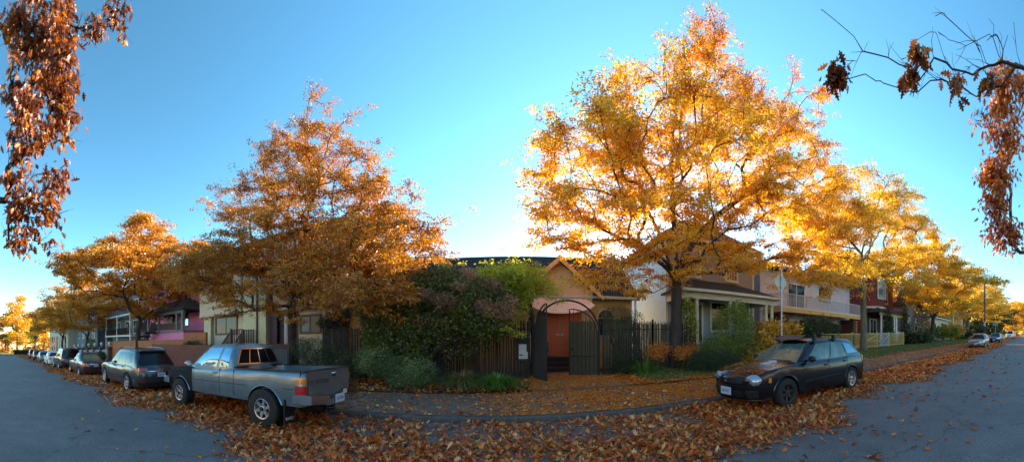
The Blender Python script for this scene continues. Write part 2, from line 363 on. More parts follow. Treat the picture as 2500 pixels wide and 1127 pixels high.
# ------------------------------------------------------------------ trees
def sample_lumps(lumps, n, shell=.55):
    """points inside a set of ellipsoids (cx,cy,cz,rx,ry,rz,weight), denser towards their surface"""
    L = np.array([l[:6] for l in lumps], float); wt = np.array([l[6] if len(l) > 6 else 1 for l in lumps])*np.prod(L[:,3:6], axis=1)**(2/3)
    idx = rng.choice(len(L), n, p=wt/wt.sum())
    d = rng.normal(size=(n,3)); d /= np.linalg.norm(d, axis=1)[:,None]
    r = np.where(rng.uniform(size=n) < shell, rng.uniform(.78, 1.0, n), rng.uniform(0, 1, n)**(1/3))
    return L[idx,:3]+d*r[:,None]*L[idx,3:6], idx
def grow_tree(base, fork, targets, r0, mb, droop=.15, seg=.55, taper=.5, rtrunk=None, rmin=.010, limbs=()):
    """main stem to the fork, then a limb to every target, each limb leaving the nearest suitable branch"""
    base = np.array(base, float); fork = np.array(fork, float)
    nodes = [base]; par = [-1]
    k = max(2, int(np.linalg.norm(fork-base)/.5))
    for i in range(1, k+1):
        t = i/k; p = base+(fork-base)*t+np.array([.05*sin(t*4), .04*cos(t*5), 0])*(t*(1-t)*3); nodes.append(p); par.append(len(nodes)-2)
    forki = len(nodes)-1
    order = list(np.argsort(np.linalg.norm(targets-fork, axis=1)))
    if len(limbs): targets = np.concatenate([targets, np.array(limbs)]); order = list(range(len(targets)-len(limbs), len(targets)))+order
    nl_ = len(limbs)
    N = np.zeros((80000,3)); N[:len(nodes)] = nodes; cnt = len(nodes); D = np.zeros(80000); D[forki] = 0
    tips = []
    for oi in order:
        T = targets[oi]; c = N[forki:cnt]; v = T-c; dist = np.linalg.norm(v, axis=1)+1e-6
        up = v[:,2]/dist
        cost = dist*(1+.5*np.clip(.15-up, 0, 1))+.35*D[forki:cnt]
        j = forki+int(np.argmin(cost)); j = forki-(nl_ and int(order.index(oi) % 2)) if oi >= len(targets)-nl_ else j; p = N[j].copy(); L = np.linalg.norm(T-p)
        if L < .12: continue
        m = max(2, int(L/seg)); d0 = (p-N[par[j]]) if par[j] >= 0 else np.array([0,0,1.]); d0 = d0/(np.linalg.norm(d0)+1e-6)
        ctrl = p+(d0*.45+np.array([0,0,.25]))*L*.5+rng.normal(0, .05, 3)*L
        prev = j
        for q in range(1, m+1):
            t = q/m; pt = (1-t)**2*p+2*t*(1-t)*ctrl+t*t*T
            if q < m: pt = pt+rng.normal(0, .03, 3)*min(1, L)
            N[cnt] = pt; par.append(prev); D[cnt] = D[prev]+np.linalg.norm(pt-N[prev]); prev = cnt; cnt += 1
        tips.append(prev)
    N = N[:cnt]; par = np.array(par); w_ = np.zeros(cnt)
    kids = [[] for _ in range(cnt)]
    for i in range(cnt-1, 0, -1): kids[par[i]].append(i)
    for i in range(cnt-1, -1, -1):
        w_[i] = max(1.0, w_[i])
        if par[i] >= 0: w_[par[i]] += w_[i]
    rad = np.maximum(r0*(w_/w_[forki])**taper, rmin)
    rt = rtrunk or r0
    rad[:forki+1] = rt*np.linspace(1.18, 1.0, forki+1); rad[0] = rt*1.45
    # chains
    def chain(start, frm):
        pts = [N[frm], N[start]] if frm >= 0 else [N[start]]
        rs = [min(rad[frm], rad[start]*1.25), rad[start]] if frm >= 0 else [rad[start]]
        cur = start
        while kids[cur]:
            ks = sorted(kids[cur], key=lambda a: -rad[a]); nxt = ks[0]
            for o in ks[1:]: stack.append((o, cur))
            pts.append(N[nxt]); rs.append(rad[nxt]); cur = nxt
        mb.tube(pts, rs, 10 if rs[0] > .12 else (6 if rs[0] > .035 else 4), cap=False)
    stack = [(0, -1)]
    while stack:
        a, b = stack.pop(); chain(a, b)
    return N, par, rad, tips
def sprays(anchors, dirs, n, ln, wd, droop, spread, hang=.0):
    """n elongated leaves round the anchors"""
    i = rng.integers(0, len(anchors), n)
    c = anchors[i]+rng.normal(0, 1, (n,3))*np.array([spread, spread, spread*.4])
    h = rng.uniform(0, 2*pi, n)
    u = np.stack([np.cos(h), np.sin(h), np.zeros(n)], 1)*.6+dirs[i]*.6
    u[:,2] -= rng.uniform(0, droop, n)+hang
    u /= np.linalg.norm(u, axis=1)[:,None]
    t = rng.normal(size=(n,3)); v = np.cross(u, t); v /= np.linalg.norm(v, axis=1)[:,None]
    l = ln*rng.uniform(.55, 1.25, n)[:,None]; b = wd*rng.uniform(.7, 1.3, n)[:,None]
    V = np.stack([c, c+u*l*.45+v*b/2, c+u*l, c+u*l*.45-v*b/2], 1).reshape(-1, 3)
    return V, np.arange(4*n).reshape(-1, 4), i, c
def street_tree(name, base, fork_z, lumps, r0, n_t, n_leaf, leaf, mat, bark, lean=(0,0), ln=.17, wd=.055, droop=.7, spread=.28, twigs=3, label=None, group=None, bare=0, colf=None, extra=None, limbs=()):
    root = empty(name, base, 0, label, 'tree', group)
    b = np.array(base)
    T, idx = sample_lumps(lumps, n_t, .68)
    mb = MB(); fork = (b[0]+lean[0], b[1]+lean[1], fork_z)
    N, par, rad, tips = grow_tree(base, fork, T, r0, mb, limbs=limbs)
    # fine twigs at the thin branches
    thin = np.where(rad < max(.05, np.percentile(rad, 70)))[0]; sel = rng.choice(thin, min(len(thin)*twigs, 5200))
    dv = N[sel]-N[par[sel]]; dv /= np.linalg.norm(dv, axis=1)[:,None]+1e-6
    end = dv*rng.uniform(.3, .9, (len(sel),1))+rng.normal(0, .34, (len(sel),3)); end[:,2] = end[:,2]*.4-.02
    a = N[sel]; e = a+end; 
    s = np.cross(end, np.array([.3,.2,1.])); s /= np.linalg.norm(s, axis=1)[:,None]+1e-6
    o = len(mb.v); tv = np.stack([a-s*.006, a+s*.006, e], 1).reshape(-1,3)
    s2 = np.cross(end, s); s2 /= np.linalg.norm(s2, axis=1)[:,None]+1e-6
    tv2 = np.stack([a-s2*.006, a+s2*.006, e], 1).reshape(-1,3)
    for arr in (tv, tv2):
        o = len(mb.v); mb.v += [tuple(q) for q in arr]; mb.f += [(o+3*q, o+3*q+1, o+3*q+2) for q in range(len(sel))]; mb.m += [0]*len(sel)
    mb.build('trunk', bark, root, smooth=True, ang=60)
    mid = (a+e)/2; an = np.concatenate([e, mid, N[thin]]); dr = np.concatenate([end, end, N[thin]-N[par[thin]]]); dr /= np.linalg.norm(dr, axis=1)[:,None]+1e-6
    keep = rng.uniform(size=len(an)) < .62
    an, dr = an[keep], dr[keep]
    V, Fq, i, c = sprays(an, dr, n_leaf, ln, wd, droop, spread)
    clump = rng.normal(0, .13, len(an))[i]
    r = np.clip(.5+clump+rng.normal(0, .16, n_leaf)+(colf(c) if colf is not None else 0), 0, 1)
    npmesh('crown', V, Fq, mat, root, r)
    return root
GOLD = leafmat('golden honey locust leaves', [(0,(.44,.12,.05)), (.3,(.62,.25,.018)), (.6,(.78,.44,.024)), (1,(.90,.64,.06))], trans=.55)
RUST = leafmat('rust orange locust leaves', [(0,(.25,.07,.02)), (.35,(.42,.15,.013)), (.65,(.56,.235,.014)), (1,(.70,.36,.025))], trans=.38)
YELL = leafmat('yellow locust leaves', [(0,(.46,.18,.03)), (.4,(.66,.36,.03)), (.7,(.76,.48,.045)), (1,(.82,.62,.10))], trans=.5)
OAKL = leafmat('brown oak leaves', [(0,(.06,.012,.004)), (.35,(.17,.036,.006)), (.7,(.36,.10,.012)), (1,(.52,.22,.03))], trans=.45)
OAKS = leafmat('orange brown oak leaves', [(0,(.16,.03,.006)), (.35,(.38,.08,.01)), (.7,(.58,.18,.02)), (1,(.64,.30,.05))], trans=.5)
def plump(px, py, Y, rpx, rpy, ry=None, w=1.):
    """ellipsoid seen at a photo pixel with pixel radii, standing at depth Y"""
    x, y, z = P(px, py, Y); r = Y/cos((px-X0)/F); k = r/F
    return (x, y, z, rpx*k, ry if ry else (rpx+rpy)/2*k*1.0, rpy*k, w)
TG = 'golden street trees along the kerb'
# large tree right of the gate
Yt = 12.95; xr = PX(1645, Yt)
lr = [plump(1722,95,Yt,38,66,1,1.1), plump(1712,200,Yt,75,70,1.6,1.1), plump(1580,600,Yt-.5,60,46,1.6,.9), plump(1585,680,Yt+.6,38,44,.8,.6), plump(1700,650,Yt-1.5,50,30,1.2,.4), plump(1800,250,Yt,60,60,1.5,.7), plump(1600,310,Yt-1,150,110,3.0), plump(1830,340,Yt+.5,130,110,3,1), plump(1960,260,Yt-.5,65,95,1.5,.35),
      plump(1520,230,Yt,50,60,1.4,.4), plump(1430,410,Yt-1,120,110,3.0,1), plump(1690,430,Yt-1,230,120,4,1.1), plump(1930,430,Yt-.5,130,110,3,.9), plump(1420,550,Yt-.8,110,70,3,1), plump(1620,540,Yt-2.2,130,80,2.0,.8),
      plump(1850,560,Yt-1,170,80,3,.9), plump(1340,400,Yt,40,110,1.2,.3), plump(1985,600,Yt,90,70,2,.6), plump(1485,665,Yt-1.8,62,36,1.2,.75), plump(1780,640,Yt-1.5,110,38,1.5,.5), plump(1560,660,Yt-1,70,45,1.5,.35), plump(2035,380,Yt,45,60,1.2,.3)]
def topcol(z0, k): return lambda c: np.where(c[:,2] > z0, -(c[:,2]-z0)*k, 0)
street_tree('honey_locust_tree', (xr, Yt, gz(xr)+.18), PZ(1652,700,Yt), lr, .235, 820, 195000, None, GOLD, BARK, lean=(.15,0), spread=.13, ln=.15, wd=.044,
            limbs=[P(1470,560,Yt-1.2), P(1560,470,Yt+.6), P(1640,400,Yt-.4), P(1735,450,Yt+1.0), P(1810,480,Yt-.8), P(1840,590,Yt+.3), P(1560,590,Yt-1.8)],
            label='tallest golden tree, right of the arched gate, its dark trunk forking low', group=TG, colf=topcol(11.5, .06))
# tree left of the hedge
xl = PX(713, Yt)
ll = [plump(775,292,Yt,36,52,1,1.0), plump(855,305,Yt,34,42,.9,.4), plump(795,350,Yt,64,52,1.3,.6), plump(690,365,Yt,62,40,1.3,.6), plump(720,420,Yt,90,70,1.8,.9), plump(840,420,Yt,70,60,1.6,.9),
      plump(620,490,Yt,80,60,2,.7), plump(780,520,Yt,170,80,3,1), plump(930,500,Yt,90,60,2,.9), plump(985,560,Yt,80,45,1.6,.6), plump(1075,560,Yt,45,40,1.2,.45), plump(545,515,Yt,45,45,1.2,.35), plump(700,600,Yt-1,220,60,3.2,1.2), plump(900,610,Yt-1,170,55,3,1.1),
      plump(560,660,Yt-1.5,150,60,2.6,1.2), plump(760,690,Yt-2.5,170,55,1.8,1.2), plump(900,720,Yt-3.2,90,44,1.2,1), plump(640,730,Yt-2,120,40,1.6,.6), plump(860,660,Yt,130,60,2.4,1), plump(470,650,Yt,80,60,2,.8), plump(600,735,Yt-2,90,34,1.6,.7), plump(790,750,Yt-2.2,120,30,1.4,.7), plump(940,748,Yt-3.2,54,26,1.0,.7), plump(955,680,Yt-3.0,52,36,1.0,.8), plump(985,640,Yt-2.4,50,36,1.2,.6)]
street_tree('honey_locust_tree', (xl, Yt, gz(xl)+.18), PZ(716,755,Yt), ll, .22, 760, 180000, None, RUST, BARK, spread=.13, ln=.15, wd=.044,
            limbs=[P(640,620,Yt-1), P(700,560,Yt+.6), P(765,470,Yt), P(830,560,Yt-.6), P(860,650,Yt-1.4)],
            label='rust orange tree standing behind the silver pickup truck', group=TG, colf=topcol(9.5, .04))
# second tree on the right and the ones beyond it
Y2_ = 12.6; x2 = PX(2108, Y2_)
l2 = [plump(2110,470,Y2_,110,45,3,1), plump(2050,530,Y2_,110,60,3,1), plump(2190,520,Y2_,100,60,3,1), plump(2000,580,Y2_,60,60,2,.6), plump(2110,590,Y2_,140,60,3.5,1.1), plump(2230,590,Y2_,70,60,3,.9), plump(2020,650,Y2_-1.5,90,45,2.4,.6), plump(2130,660,Y2_-1.5,80,40,2.2,.5), plump(2210,665,Y2_-1,60,40,2.5,.7), plump(1960,650,Y2_,50,50,2,.6), plump(2060,705,Y2_-1,80,26,2,.5), plump(2240,700,Y2_,60,30,2.5,.5)]
street_tree('honey_locust_tree', (x2, Y2_, gz(x2)+.2), PZ(2112,752,Y2_), l2, .24, 480, 90000, None, YELL, BARKLIT, spread=.22, ln=.20, wd=.065,
            label='yellow tree with sunlit pale limbs, in front of the yellow picket fence', group=TG)
def simple_lumps(cx, cy, z0, z1, R, n=9):
    out = []
    for k in range(n):
        t = (k+.5)/n; a = k*2.4+cx; rr = R*sin(pi*(.18+.72*t))**.8
        out.append((cx+.45*rr*cos(a), cy+.45*rr*sin(a), z0+(z1-z0)*t, rr*.72, rr*.72, (z1-z0)/n*1.1, 1))
    return out
for (px, top, R, mat, bk, lab, nl) in ((2275, 12.5, 8.6, YELL, BARK, 'yellow tree beside the small cream house, its dark trunk leaning right', 70000), (2362, 13.0, 8.8, YELL, BARKLIT, 'yellow tree with a sunlit pale forked trunk, behind the small silver sedan', 45000), (2391, 13.5, 8.5, YELL, BARK, 'golden tree with dark trunk right of the utility pole', 30000), (2422, 14, 8.5, GOLD, BARK, 'golden tree beyond the dark blue sedan', 22000)):
    Y = 13.2; x = PX(px, Y)
    street_tree('honey_locust_tree', (x, Y, gz(x)+.2), gz(x)+3.4, simple_lumps(x, Y, gz(x)+4.6, gz(x)+top, R), .26, 260, nl, None, mat, bk, lean=(.5,0), spread=.32, ln=.30, wd=.11, label=lab, group=TG)
for k, (px, top, R, Y, lab, nl) in enumerate(((337, 13.6, 7.6, 13.0, 'dark orange tree in front of the pink house, second from the pickup truck', 80000), (213, 14.0, 7.5, 13.4, 'orange tree in front of the blue-grey house and white picket panels', 26000), (152, 14.0, 7.5, 13.4, 'farthest orange street tree, in front of the beige building', 18000))):
    x = PX(px, Y); g = gz(x)
    street_tree('honey_locust_tree', (x, Y, g+.15), g+3.6, simple_lumps(x, Y, g+5.2, g+top, R), .24, 300, nl, None, RUST, BARK, spread=.26+.08*k, ln=.26+.1*k, wd=.10+.04*k, label=lab, group=TG, colf=(lambda c: .18+0*c[:,0]))
x, y = 88., -7.5
street_tree('honey_locust_tree', (x, y, gz(x)), gz(x)+3.4, simple_lumps(x, y, gz(x)+4.0, gz(x)+14, 8), .26, 220, 22000, None, GOLD, BARK, spread=.4, ln=.4, wd=.15, label='golden tree on the near side at the right edge of the street', group=TG)
for (nm_, x, ya, yb, z0, z1, n, mt, lab) in (('far_wood', -205, -110, 110, -6, 8, 12000, RUST, ''), ('far_wood', 235, -70, 70, 3, 19, 9000, GOLD, '')):
    ctr = np.stack([rng.uniform(x-6, x+6, 260), rng.uniform(ya, yb, 260), rng.uniform(z0, z1, 260)*1.0], 1); ctr[:,2] = z0+(ctr[:,2]-z0)*(.75+.25*np.sin(ctr[:,1]*.13))
    V, Fq, i, cc = sprays(ctr, rng.normal(size=ctr.shape), n, 2.2, 1.2, .5, 2.2); tag(npmesh(nm_, V, Fq, mt, None, np.clip(.3+.5*rng.uniform(0, 1, n)+.2*np.sin(cc[:,1]*.3), 0, 1)), kind='stuff')
# trees at the park end
GREENY = leafmat('yellow green park leaves', [(0,(.10,.11,.012)), (.5,(.30,.26,.02)), (1,(.55,.42,.03))], trans=.5)
for (px, D, top, R, mat, lab) in ((42, 118, 17, 4.2, YELL, 'tall narrow orange tree at the far left end of the street'), (86, 135, 13, 6.5, GREENY, 'yellow green park tree beyond the end of the street'), (108, 128, 11.5, 5.5, YELL, 'bright yellow park tree beside the beige building'),
                                  (63, 150, 12, 6, GREENY, 'small green park tree behind the narrow orange tree'), (14, 150, 15, 6, RUST, 'rusty park tree at the left edge of the picture')):
    t = (px-X0)/F; x, y = D*sin(t), D*cos(t)
    street_tree('park_tree', (x, y, gz(x)*.4-1.4), 1.2, simple_lumps(x, y, 1.0, top, R), .3, 60, 9000, None, mat, BARK, spread=.8, ln=.7, wd=.35, twigs=2, label=lab, group='trees of the park at the end of the street')
DKG = leafmat('dark green tree leaves', [(0,(.015,.025,.008)), (.5,(.035,.06,.012)), (.85,(.10,.12,.02)), (1,(.30,.24,.03))], trans=.3)
for (px, D, top, R, mat, lab) in ((2432, 105, 11, 6.5, DKG, 'dark green tree behind the dark blue sedan'), (2462, 135, 12, 7, DKG, 'dark green tree beyond the pale van'), (2482, 120, 13, 5, YELL, 'yellow tree at the right end of the street'), (2405, 92, 9.5, 5, DKG, 'dark green tree beside the utility pole'), (2486, 150, 16, 8, YELL, 'golden tree closing the right end of the street'), (2497, 165, 13, 8, DKG, 'dark tree at the right edge of the picture')):
    t = (px-X0)/F; x, y = D*sin(t), D*cos(t)
    if y < 11 and px < 2470: y = 12
    street_tree('background_tree', (x, y, gz(x)+.1), gz(x)+1.6, simple_lumps(x, y, gz(x)+1.6, gz(x)+top, R), .3, 60, 9000, None, mat, BARK, spread=.8, ln=.6, wd=.3, twigs=2, label=lab, group='trees at the right end of the street')

# oak trees on the camera's side: trunks behind, branches reaching into view
def oak(base, fork_z, lumps, n_t, n_leaf, size, label, sz=(.10,.20), hang=.5, cl=.16, per=7, r0=.05, bare=(), tw=1.6, lm=None):
    root = empty('oak_tree', base, 0, label, 'tree', 'oaks on the near side of the street')
    T = np.concatenate([sample_lumps([l], max(3, n_t//len(lumps)), .3)[0] for l in lumps]+([sample_lumps(list(bare), 45, .3)[0]] if bare else [])); mb = MB()
    N, par, rad, tips = grow_tree(base, (base[0], base[1], fork_z), T, r0, mb, seg=.25, taper=.55, rtrunk=.22, rmin=.004)
    thin = np.where(rad <= max(.03, np.percentile(rad, 70)))[0]
    far = thin
    sel = rng.choice(far, max(4, int(tw*len(far)))); d = N[sel]-N[par[sel]]; d /= np.linalg.norm(d, axis=1)[:,None]+1e-6
    end = d*rng.uniform(.08, .3, (len(sel),1))+rng.normal(0, .09, (len(sel),3)); e = N[sel]+end
    for a_, e_ in zip(N[sel], e): mb.tube([a_, (a_+e_)/2+rng.normal(0, .015, 3), e_], [.004, .0035, .002], 3, cap=False)
    mb.build('trunk', BARK, root, smooth=True, ang=60)
    inl = np.array([min(((p[0]-l[0])/l[3])**2+((p[1]-l[1])/l[4])**2+((p[2]-l[2])/l[5])**2 for l in lumps) < 1.25 for p in e]); e = e[inl] if inl.any() else e
    nc = max(1, n_leaf//per); own = np.array([int(np.argmin([((p[0]-l[0])/l[3])**2+((p[1]-l[1])/l[4])**2+((p[2]-l[2])/l[5])**2 for l in lumps])) for p in e])
    pw = np.array([lumps[k][6]*max(.02, lumps[k][3]*lumps[k][5])/max(1, (own == k).sum()) for k in own]); ci = rng.choice(len(e), nc, p=pw/pw.sum()); c0 = np.repeat(e[ci], per, 0)+rng.normal(0, cl*.45, (nc*per,3))
    n = len(c0); s = rng.uniform(sz[0], sz[1], n)
    # lobed oak leaf outline, hanging
    ty = np.array([0,.12,.22,.30,.42,.52,.66,.74,.88,1.0]); tw = np.array([.03,.06,.22,.09,.34,.12,.30,.10,.14,0.0])
    u = rng.normal(0, .55, (n,3)); u[:,2] -= hang+.6; u /= np.linalg.norm(u, axis=1)[:,None]
    v = np.cross(u, rng.normal(size=(n,3))); v /= np.linalg.norm(v, axis=1)[:,None]; wv = np.cross(u, v)
    L_ = c0[:,None,:]+u[:,None,:]*(ty*1.0)[None,:,None]*s[:,None,None]
    cur = (np.abs(tw)[None,:,None]*rng.uniform(-.5, 1.2, n)[:,None,None]+(ty**2*.35)[None,:,None])*wv[:,None,:]*s[:,None,None]
    A_ = L_+v[:,None,:]*tw[None,:,None]*s[:,None,None]+cur; B_ = L_-v[:,None,:]*tw[None,:,None]*s[:,None,None]+cur; M_ = L_+(ty**2*.35)[None,:,None]*wv[:,None,:]*s[:,None,None]
    k = len(ty); V = np.concatenate([A_, M_, B_], 1).reshape(-1, 3); Fq = []
    for j in range(k-1): Fq += [(j, j+1, k+j+1, k+j), (k+j, k+j+1, 2*k+j+1, 2*k+j)]
    Fq = np.array(Fq); Fa = (np.arange(n)[:,None,None]*3*k+Fq[None]).reshape(-1, 4)
    r = np.clip(np.repeat(rng.normal(.5, .2, nc), per)+rng.normal(0, .15, n), 0, 1)
    npmesh('crown', V, Fa, lm or OAKL, root, np.repeat(r, len(Fq)))
    return root
def olump(px, py, r, rpx, rpy, rd, w=1.):
    t = (px-X0)/F; k = r/F
    return (r*sin(t), r*cos(t), CH+(Y0-py)/F*r, max(rpx*k, rd*abs(cos(t))), max(rd, rpx*k*.5), rpy*k, w)
oakL = [olump(60,60,7.0,50,60,.5,1.2), olump(130,50,7.0,70,45,.45,1), olump(285,42,7.2,38,32,.3,.5), olump(120,140,7.0,75,60,.5,1), olump(60,220,6.8,55,70,.5,.9), olump(165,235,7.0,48,60,.35,1.1), olump(215,60,7.0,34,34,.3,.5), olump(60,350,6.6,55,60,.5,.7), olump(145,310,7,34,40,.35,.55),
        olump(130,440,6.6,34,50,.3,.8), olump(45,470,6.6,40,70,.4,.8), olump(110,520,6.6,45,30,.3,.7), olump(50,575,6.6,38,28,.3,.5), olump(115,592,6.6,22,18,.2,.3)]
oak((-8.5, -4.5, -.2), 4.6, oakL, 230, 3900, .16, 'brown-leaved oak branches hanging in from the top left edge', sz=(.10,.20), per=5, r0=.07, cl=.2)
oakR = [olump(2105,140,5.0,26,18,.15,.6), olump(2040,175,5.0,36,34,.3,.7), olump(2225,150,5.0,24,34,.2,.9), olump(2145,210,5.0,18,18,.12,.4), olump(2330,200,5.0,24,24,.2,.6), olump(2412,140,5.2,24,26,.2,.6), olump(2400,85,5.2,20,16,.15,.25), olump(2300,35,5,16,18,.15,.3), olump(2000,35,4.8,10,14,.1,.25), olump(2275,85,5.0,14,16,.15,.15), olump(2400,215,5.2,24,20,.2,.35)]
oakRb = [olump(2420,90,5.0,50,40,.5,1.4), olump(2330,130,5.0,70,45,.5,1.6), olump(2260,190,5.0,50,40,.3,1), olump(2170,150,5.0,40,25,.3,.7), olump(2440,200,5.2,40,50,.5,1)]
oak((7.2, -3.2, .35), 4.4, oakR, 66, 360, .14, 'bare-twigged oak branch with few brown leaves at the top right', sz=(.10,.20), per=6, bare=oakRb, r0=.03, tw=.45)
oakS = [olump(2462,230,10,26,70,.5,1), olump(2455,330,10,26,50,.5,.8), olump(2440,450,10,28,70,.5,1.1), olump(2445,540,10,26,50,.5,.8), olump(2470,600,10,14,30,.4,.5), olump(2400,290,10,30,18,.3,.25)]
oak((15.5, -3.0, .5), 4.2, oakS, 150, 3600, .14, 'small brown leaves of an oak down the right edge', sz=(.10,.19), per=4, r0=.06, cl=.3, lm=OAKS)
# ------------------------------------------------------------------ cars
def lerp(a, b, t): return a+(b-a)*t
def interp(tab, x):
    if x <= tab[0][0]: return tab[0][1]
    for (a, va), (b, vb) in zip(tab, tab[1:]):
        if x <= b:
            t = (x-a)/(b-a); return va+(vb-va)*t
    return tab[-1][1]
class Loop:
    """rounded-rectangle outline in plan; s runs 0..1 from front centre down the near (-y) side to rear centre"""
    def __init__(s, xf, xr, wf, wm, wr, rf, rr, bowf=.06, bowr=.04, extra=()):
        pts = []
        n = 7
        for i in range(n): t = i/n; pts.append((xf-bowf*(1-t*t)+bowf*0, -(wf-rf)*t))
        for i in range(8): a = pi/2*i/8; pts.append((xf+rf-rf*cos(a), -(wf-rf)-rf*sin(a)))
        xs = sorted(set([round(lerp(xf+rf, xr-rr, i/30), 4) for i in range(31)]+[round(e, 4) for e in extra if xf+rf < e < xr-rr]))
        for x in xs:
            t = (x-xf-rf)/(xr-rr-xf-rf); wd = wm-(wm-wf)*(max(0, .35-t)/.35)**2-(wm-wr)*(max(0, t-.65)/.35)**2
            pts.append((x, -wd))
        for i in range(1, 9): a = pi/2*i/8; pts.append((xr-rr+rr*sin(a), -(wr-rr)-rr*cos(a)))
        for i in range(1, n+1): t = 1-i/n; pts.append((xr+bowr*(1-t*t), -(wr-rr)*t))
        s.p = pts; d = [0]
        for a, b in zip(pts, pts[1:]): d.append(d[-1]+sqrt((a[0]-b[0])**2+(a[1]-b[1])**2))
        s.L = d[-1]; s.d = [q/s.L for q in d]
    def at(s, t):
        t = min(1, max(0, t))
        for i in range(len(s.d)-1):
            if t <= s.d[i+1]:
                k = (t-s.d[i])/max(1e-9, s.d[i+1]-s.d[i]); return (lerp(s.p[i][0], s.p[i+1][0], k), lerp(s.p[i][1], s.p[i+1][1], k))
        return s.p[-1]
    def sx(s, x):
        """s at position x on the flank"""
        lo, hi = 8, len(s.p)-9
        for i in range(lo, hi):
            if s.p[i][0] <= x <= s.p[i+1][0]:
                k = (x-s.p[i][0])/max(1e-9, s.p[i+1][0]-s.p[i][0]); return lerp(s.d[i], s.d[i+1], k)
        return s.d[lo] if x < s.p[lo][0] else s.d[hi]
def make_car(P_):
    """P_: dict of proportions; the car stands at the origin, nose towards -x, near side towards -y"""
    g = P_.get; L, W = P_['L'], P_['W']; xf, xr = -L/2, L/2; hw = W/2
    wx1, wx2 = P_['wx']; R = P_['R']; Ra = g('Ra', R*1.16); sill = g('sill', .22); wz = R
    ex = []
    for wx in (wx1, wx2):
        for k in range(-9, 10): ex.append(wx+Ra*sin(pi/2*k/9))
        ex += [wx-Ra-.004, wx+Ra+.004]
    lp = Loop(xf, xr, hw*g('wf', .93), hw, hw*g('wr', .94), g('rf', .32), g('rr', .26), g('bowf', .10), g('bowr', .05), ex)
    deck = P_['deck']; bulge = g('bulge', [(0,.955),(.3,.985),(.55,1.0),(.8,.985),(1,.95)]); beltz = g('beltz', .95)
    lean_f, lean_r = g('lean_f', .10), g('lean_r', .05)
    def zt(p): return interp(deck, p[0])
    def arch(x):
        z = sill
        for wx in (wx1, wx2):
            if abs(x-wx) < Ra: z = max(z, wz+sqrt(max(0, Ra*Ra-(x-wx)**2)))
        return z
    def endz(p): return sill+g('endlift', .03)*max(0, (abs(p[0])-(L/2-.5))/.5)
    def body(p, z, off=0.0):
        h = (z-sill)/(beltz-sill); k = interp(bulge, h)
        e = 0
        if p[0] < xf+.5: e = (xf+.5-p[0])/.5; dx = lean_f*e*max(0, (h-.5))**1.5*2.0
        elif p[0] > xr-.5: e = (p[0]-xr+.5)/.5; dx = -lean_r*e*max(0, (h-.5))**1.5*2.0
        else: dx = 0
        tuck = .05*e*max(0, .25-h)/.25*(1 if p[0] < 0 else -1) if e else 0
        return Vector((p[0]+dx+tuck+(0 if not off else 0), p[1]*k, z))
    lv = [0, .12, .28, .42, .55, .68, .8, .9, .97, 1.0]; nz = len(lv)
    half = []
    for p in lp.p:
        flank = lp.p.index(p) >= 14 and lp.p.index(p) < len(lp.p)-14
        zb = arch(p[0]) if (p[0] > xf+.25 and p[0] < xr-.2 and abs(p[1]) > hw*.8) else endz(p)
        top = zt(p); zb = min(zb, top-.05); col = []
        for i, l in enumerate(lv):
            z = lerp(zb, top, l); q = body(p, z)
            if l > .85:   # rounded shoulder
                ins = (l-.85)/.15; q.y *= 1-.055*ins**2/max(.6, abs(q.y))*.9*min(1, abs(q.y)); 
                if p[0] < xf+.35: q.x += .05*ins**2*(xf+.35-p[0])/.35
                if p[0] > xr-.3: q.x -= .03*ins**2*(p[0]-xr+.3)/.3
            col.append(q)
        half.append(col)
    mb = MB(); n = len(half); vs = []; fs = []
    for col in half: vs += col
    for col in half: vs += [Vector((q.x, -q.y, q.z)) for q in col]
    o2 = n*nz
    for i in range(n-1):
        for j in range(nz-1):
            fs.append((i*nz+j, i*nz+j+1, (i+1)*nz+j+1, (i+1)*nz+j)); fs.append((o2+i*nz+j, o2+(i+1)*nz+j, o2+(i+1)*nz+j+1, o2+i*nz+j+1))
    # deck across
    bed = g('bed'); crown = g('crown', .045); m = 8; rows = []
    for i in range(n):
        a = half[i][-1]; row = []
        isbed = bed and bed[0] < a.x < bed[1] and abs(a.y) > hw*.6
        for k in range(m+1):
            t = k/m; f = 2*t-1
            if isbed:
                ys = [a.y, a.y*.93, a.y*.92, a.y*.6, 0, -a.y*.6, -a.y*.92, -a.y*.93, -a.y]; zs = [0, 0, bed[2]-a.z, bed[2]-a.z, bed[2]-a.z, bed[2]-a.z, bed[2]-a.z, 0, 0]
                row.append((a.x, ys[k], a.z+zs[k]))
            else: row.append((a.x, a.y*(-f), a.z+crown*(1-f*f)*min(1, abs(a.y)/.5)))
        rows.append(row)
    base = len(vs)
    for r_ in rows: vs += r_
    for i in range(n-1):
        for k in range(m): fs.append((base+i*(m+1)+k, base+i*(m+1)+k+1, base+(i+1)*(m+1)+k+1, base+(i+1)*(m+1)+k))
    root = empty(P_['name'], (0,0,0)); paint = P_['paint']; clip = g('clip')
    if clip:
        fa = [f for f in fs if all(vs[i][0] < clip[0]+.012 and vs[i][2] > clip[3] for i in f)]; sa = set(fa); fs = [f for f in fs if f not in sa]
        m2 = MB(); m2.add(vs, fa); m2.build(clip[2], [clip[1]], root, smooth=True, ang=32)
    mb.add(vs, fs)
    mb.build('body', [paint], root, smooth=True, ang=32)
    # dark floor pan and wheel wells
    ub = MB(); ub.box(xf+.25, xr-.2, -hw*.76, hw*.76, sill+.01, sill+.30)
    ub.box(wx1-Ra*.98, wx1+Ra*.98, -hw*.66, hw*.66, sill+.02, wz+Ra-.01); ub.box(wx2-Ra*.98, wx2+Ra*.98, -hw*.66, hw*.66, sill+.02, wz+Ra-.01)
    ub.box(xf+.12, xf+.3, -hw*.7, hw*.7, sill+.02, sill+.3)
